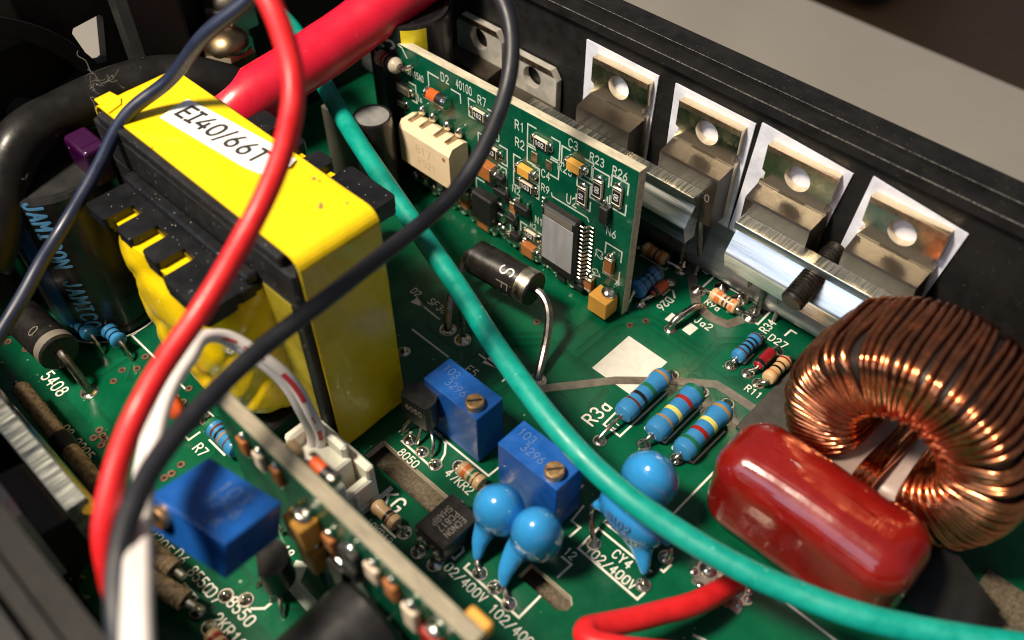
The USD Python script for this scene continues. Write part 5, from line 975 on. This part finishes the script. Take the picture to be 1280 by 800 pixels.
def text_on_cable(t, path, r, s0, h, up, name, mm_):
    p_ = smooth_path(path, n=400); L = np.r_[0, np.cumsum(np.linalg.norm(np.diff(p_, axis=0), axis=1))]
    pol = text_poly(t, h, .085, 1.15); x0 = pol.bounds[0]; e = prism(pol, 0, .03).subdivide_to_size(.5); v = e.vertices.copy()
    s_ = s0 + (v[:, 0] - x0); P = np.stack([np.interp(s_, L, p_[:, k]) for k in range(3)], 1); T_ = np.stack([np.interp(s_ + .3, L, p_[:, k]) - np.interp(s_ - .3, L, p_[:, k]) for k in range(3)], 1); T_ /= np.linalg.norm(T_, axis=1, keepdims=True)
    U = np.array(up)[None] - T_ * (T_ @ np.array(up))[:, None]; U /= np.linalg.norm(U, axis=1, keepdims=True); Sd = np.cross(U, T_)
    a = v[:, 1] / r; rr = r + .015 + v[:, 2]
    e.vertices = P + U * (np.cos(a) * rr)[:, None] + Sd * (np.sin(a) * rr)[:, None]
    if e.volume < 0: e.invert()
    part(name, 'lettering', e, mm_, smooth=False)
TB = [(-42.82, -52.22, 20.0), (-44.99, -46.23, 26.0), (-47.2, -40.29, 30.5), (-48.5, -33.81, 30.5), (-48.6, -27.4, 30.5), (-47.3, -20.68, 30.0), (-44.45, -15.6, 28.5), (-41.38, -11.15, 25.0), (-40.62, -8.21, 18.0)]
text_on_cable('JIANLAN', TB, 3.2, 4.0, 1.7, (.95, -.1, .05), tc, 'print_light')
text_on_cable('CONE', TB, 3.2, 39.5, 1.6, (.5, -.6, .6), tc, 'print_grey')
# white pair from the plug
WP = [(1.6, -36.9, 6.8), (1.7, -36.2, 10.0), (1.6, -36.6, 14.5), (.4, -37.2, 20.0), (-1.8, -39.0, 24.6), (-3.9, -41.0, 27.6), (-3.6, -43.6, 29.4), (-1.5, -45.8, 30.6), (0.6, -48.6, 31.5), (3.0, -51.6, 31.7), (5.7, -54.2, 31.6), (8.4, -56.4, 31.8), (12.7, -58.8, 34.0), (18.0, -61.0, 37.6), (23.1, -63.0, 41.0), (27.3, -64.8, 43.4), (31.0, -66.6, 44.4)]
wt = thing('white_wire', 'white wire pair with red dashes arching from the white connector', 'wire', (0, -40, 8))
wp = np.array(WP); off = np.array([[.40, .32, .08]]) * np.interp(np.arange(len(WP)), [0, 6, len(WP) - 1], [1, .9, .75])[:, None]
part(wt, 'insulation', tube(wp + off, .70, 16, per=8), 'white_wire', smooth=True)
part(wt, 'insulation', tube(wp - off, .70, 16, per=8), 'white_wire', smooth=True)
def dash(path, t0, t1, r, dirv, w):
    p_ = smooth_path(path, n=500); i0, i1 = int(t0 * 499), int(t1 * 499); q = p_[i0:i1 + 1:max(1, (i1 - i0) // 8)]
    T_ = np.gradient(q, axis=0); T_ /= np.linalg.norm(T_, axis=1, keepdims=True); U = np.array(dirv)[None] - T_ * (T_ @ np.array(dirv))[:, None]; U /= np.linalg.norm(U, axis=1, keepdims=True)
    Sd = np.cross(T_, U); V = []; F = []
    for k in range(len(q)):
        for m_ in range(5):
            a = (m_ / 4 - .5) * w / r; V.append(q[k] + (U[k] * math.cos(a) + Sd[k] * math.sin(a)) * (r + .02))
    for k in range(len(q) - 1):
        for m_ in range(4): a = k * 5 + m_; F += [[a, a + 1, a + 6], [a, a + 6, a + 5]]
    return trimesh.Trimesh(V, F, process=False)
for t0, t1, w in ((.045, .075, .55), (.10, .115, .2), (.15, .22, .6), (.25, .262, .25), (.275, .285, .25), (.30, .33, .35)):
    part(wt, 'red_mark', dash(wp + off, t0, t1, .70, (.75, -.35, .3), w), 'red_ink', smooth=True)
rl = wire('short_red_wire', 'stiff red wire soldered to the board, bending at the bottom edge', [(48.4, -13.0, 1.6), (48.1, -15.2, 3.0), (47.33, -19.26, 5.0), (45.51, -23.73, 6.5), (43.37, -28.18, 8.0), (41.9, -30.95, 9.0), (41.5, -32.3, 9.8), (42.43, -33.0, 10.4), (44.44, -32.47, 11.0), (47.23, -30.89, 11.5), (51.12, -28.24, 12.0), (56, -25, 12)], 1.35, 'red_wire', 18)
part(rl, 'bare_end', tube([(48.5, -12.3, .3), (48.4, -13.2, 1.7)], .8, 10, spline=False), 'solder')
# lint on the cable
gl = np.random.default_rng(3)
lint = []
for k in range(9):
    c0 = np.array((-43.5, -30.2, 35.2)) + gl.normal(0, (1.0, .6, .3)); d0 = gl.normal(0, 1, 3)
    pts = [c0]
    for _ in range(6): d0 = d0 * .6 + gl.normal(0, .8, 3); pts.append(pts[-1] + d0 * .5)
    lint.append(tube(pts, .028, 4, per=4))
single('lint_clump', cat_(lint), 'lint', 'clump of grey lint at the back corner of the transformer', 'lint')
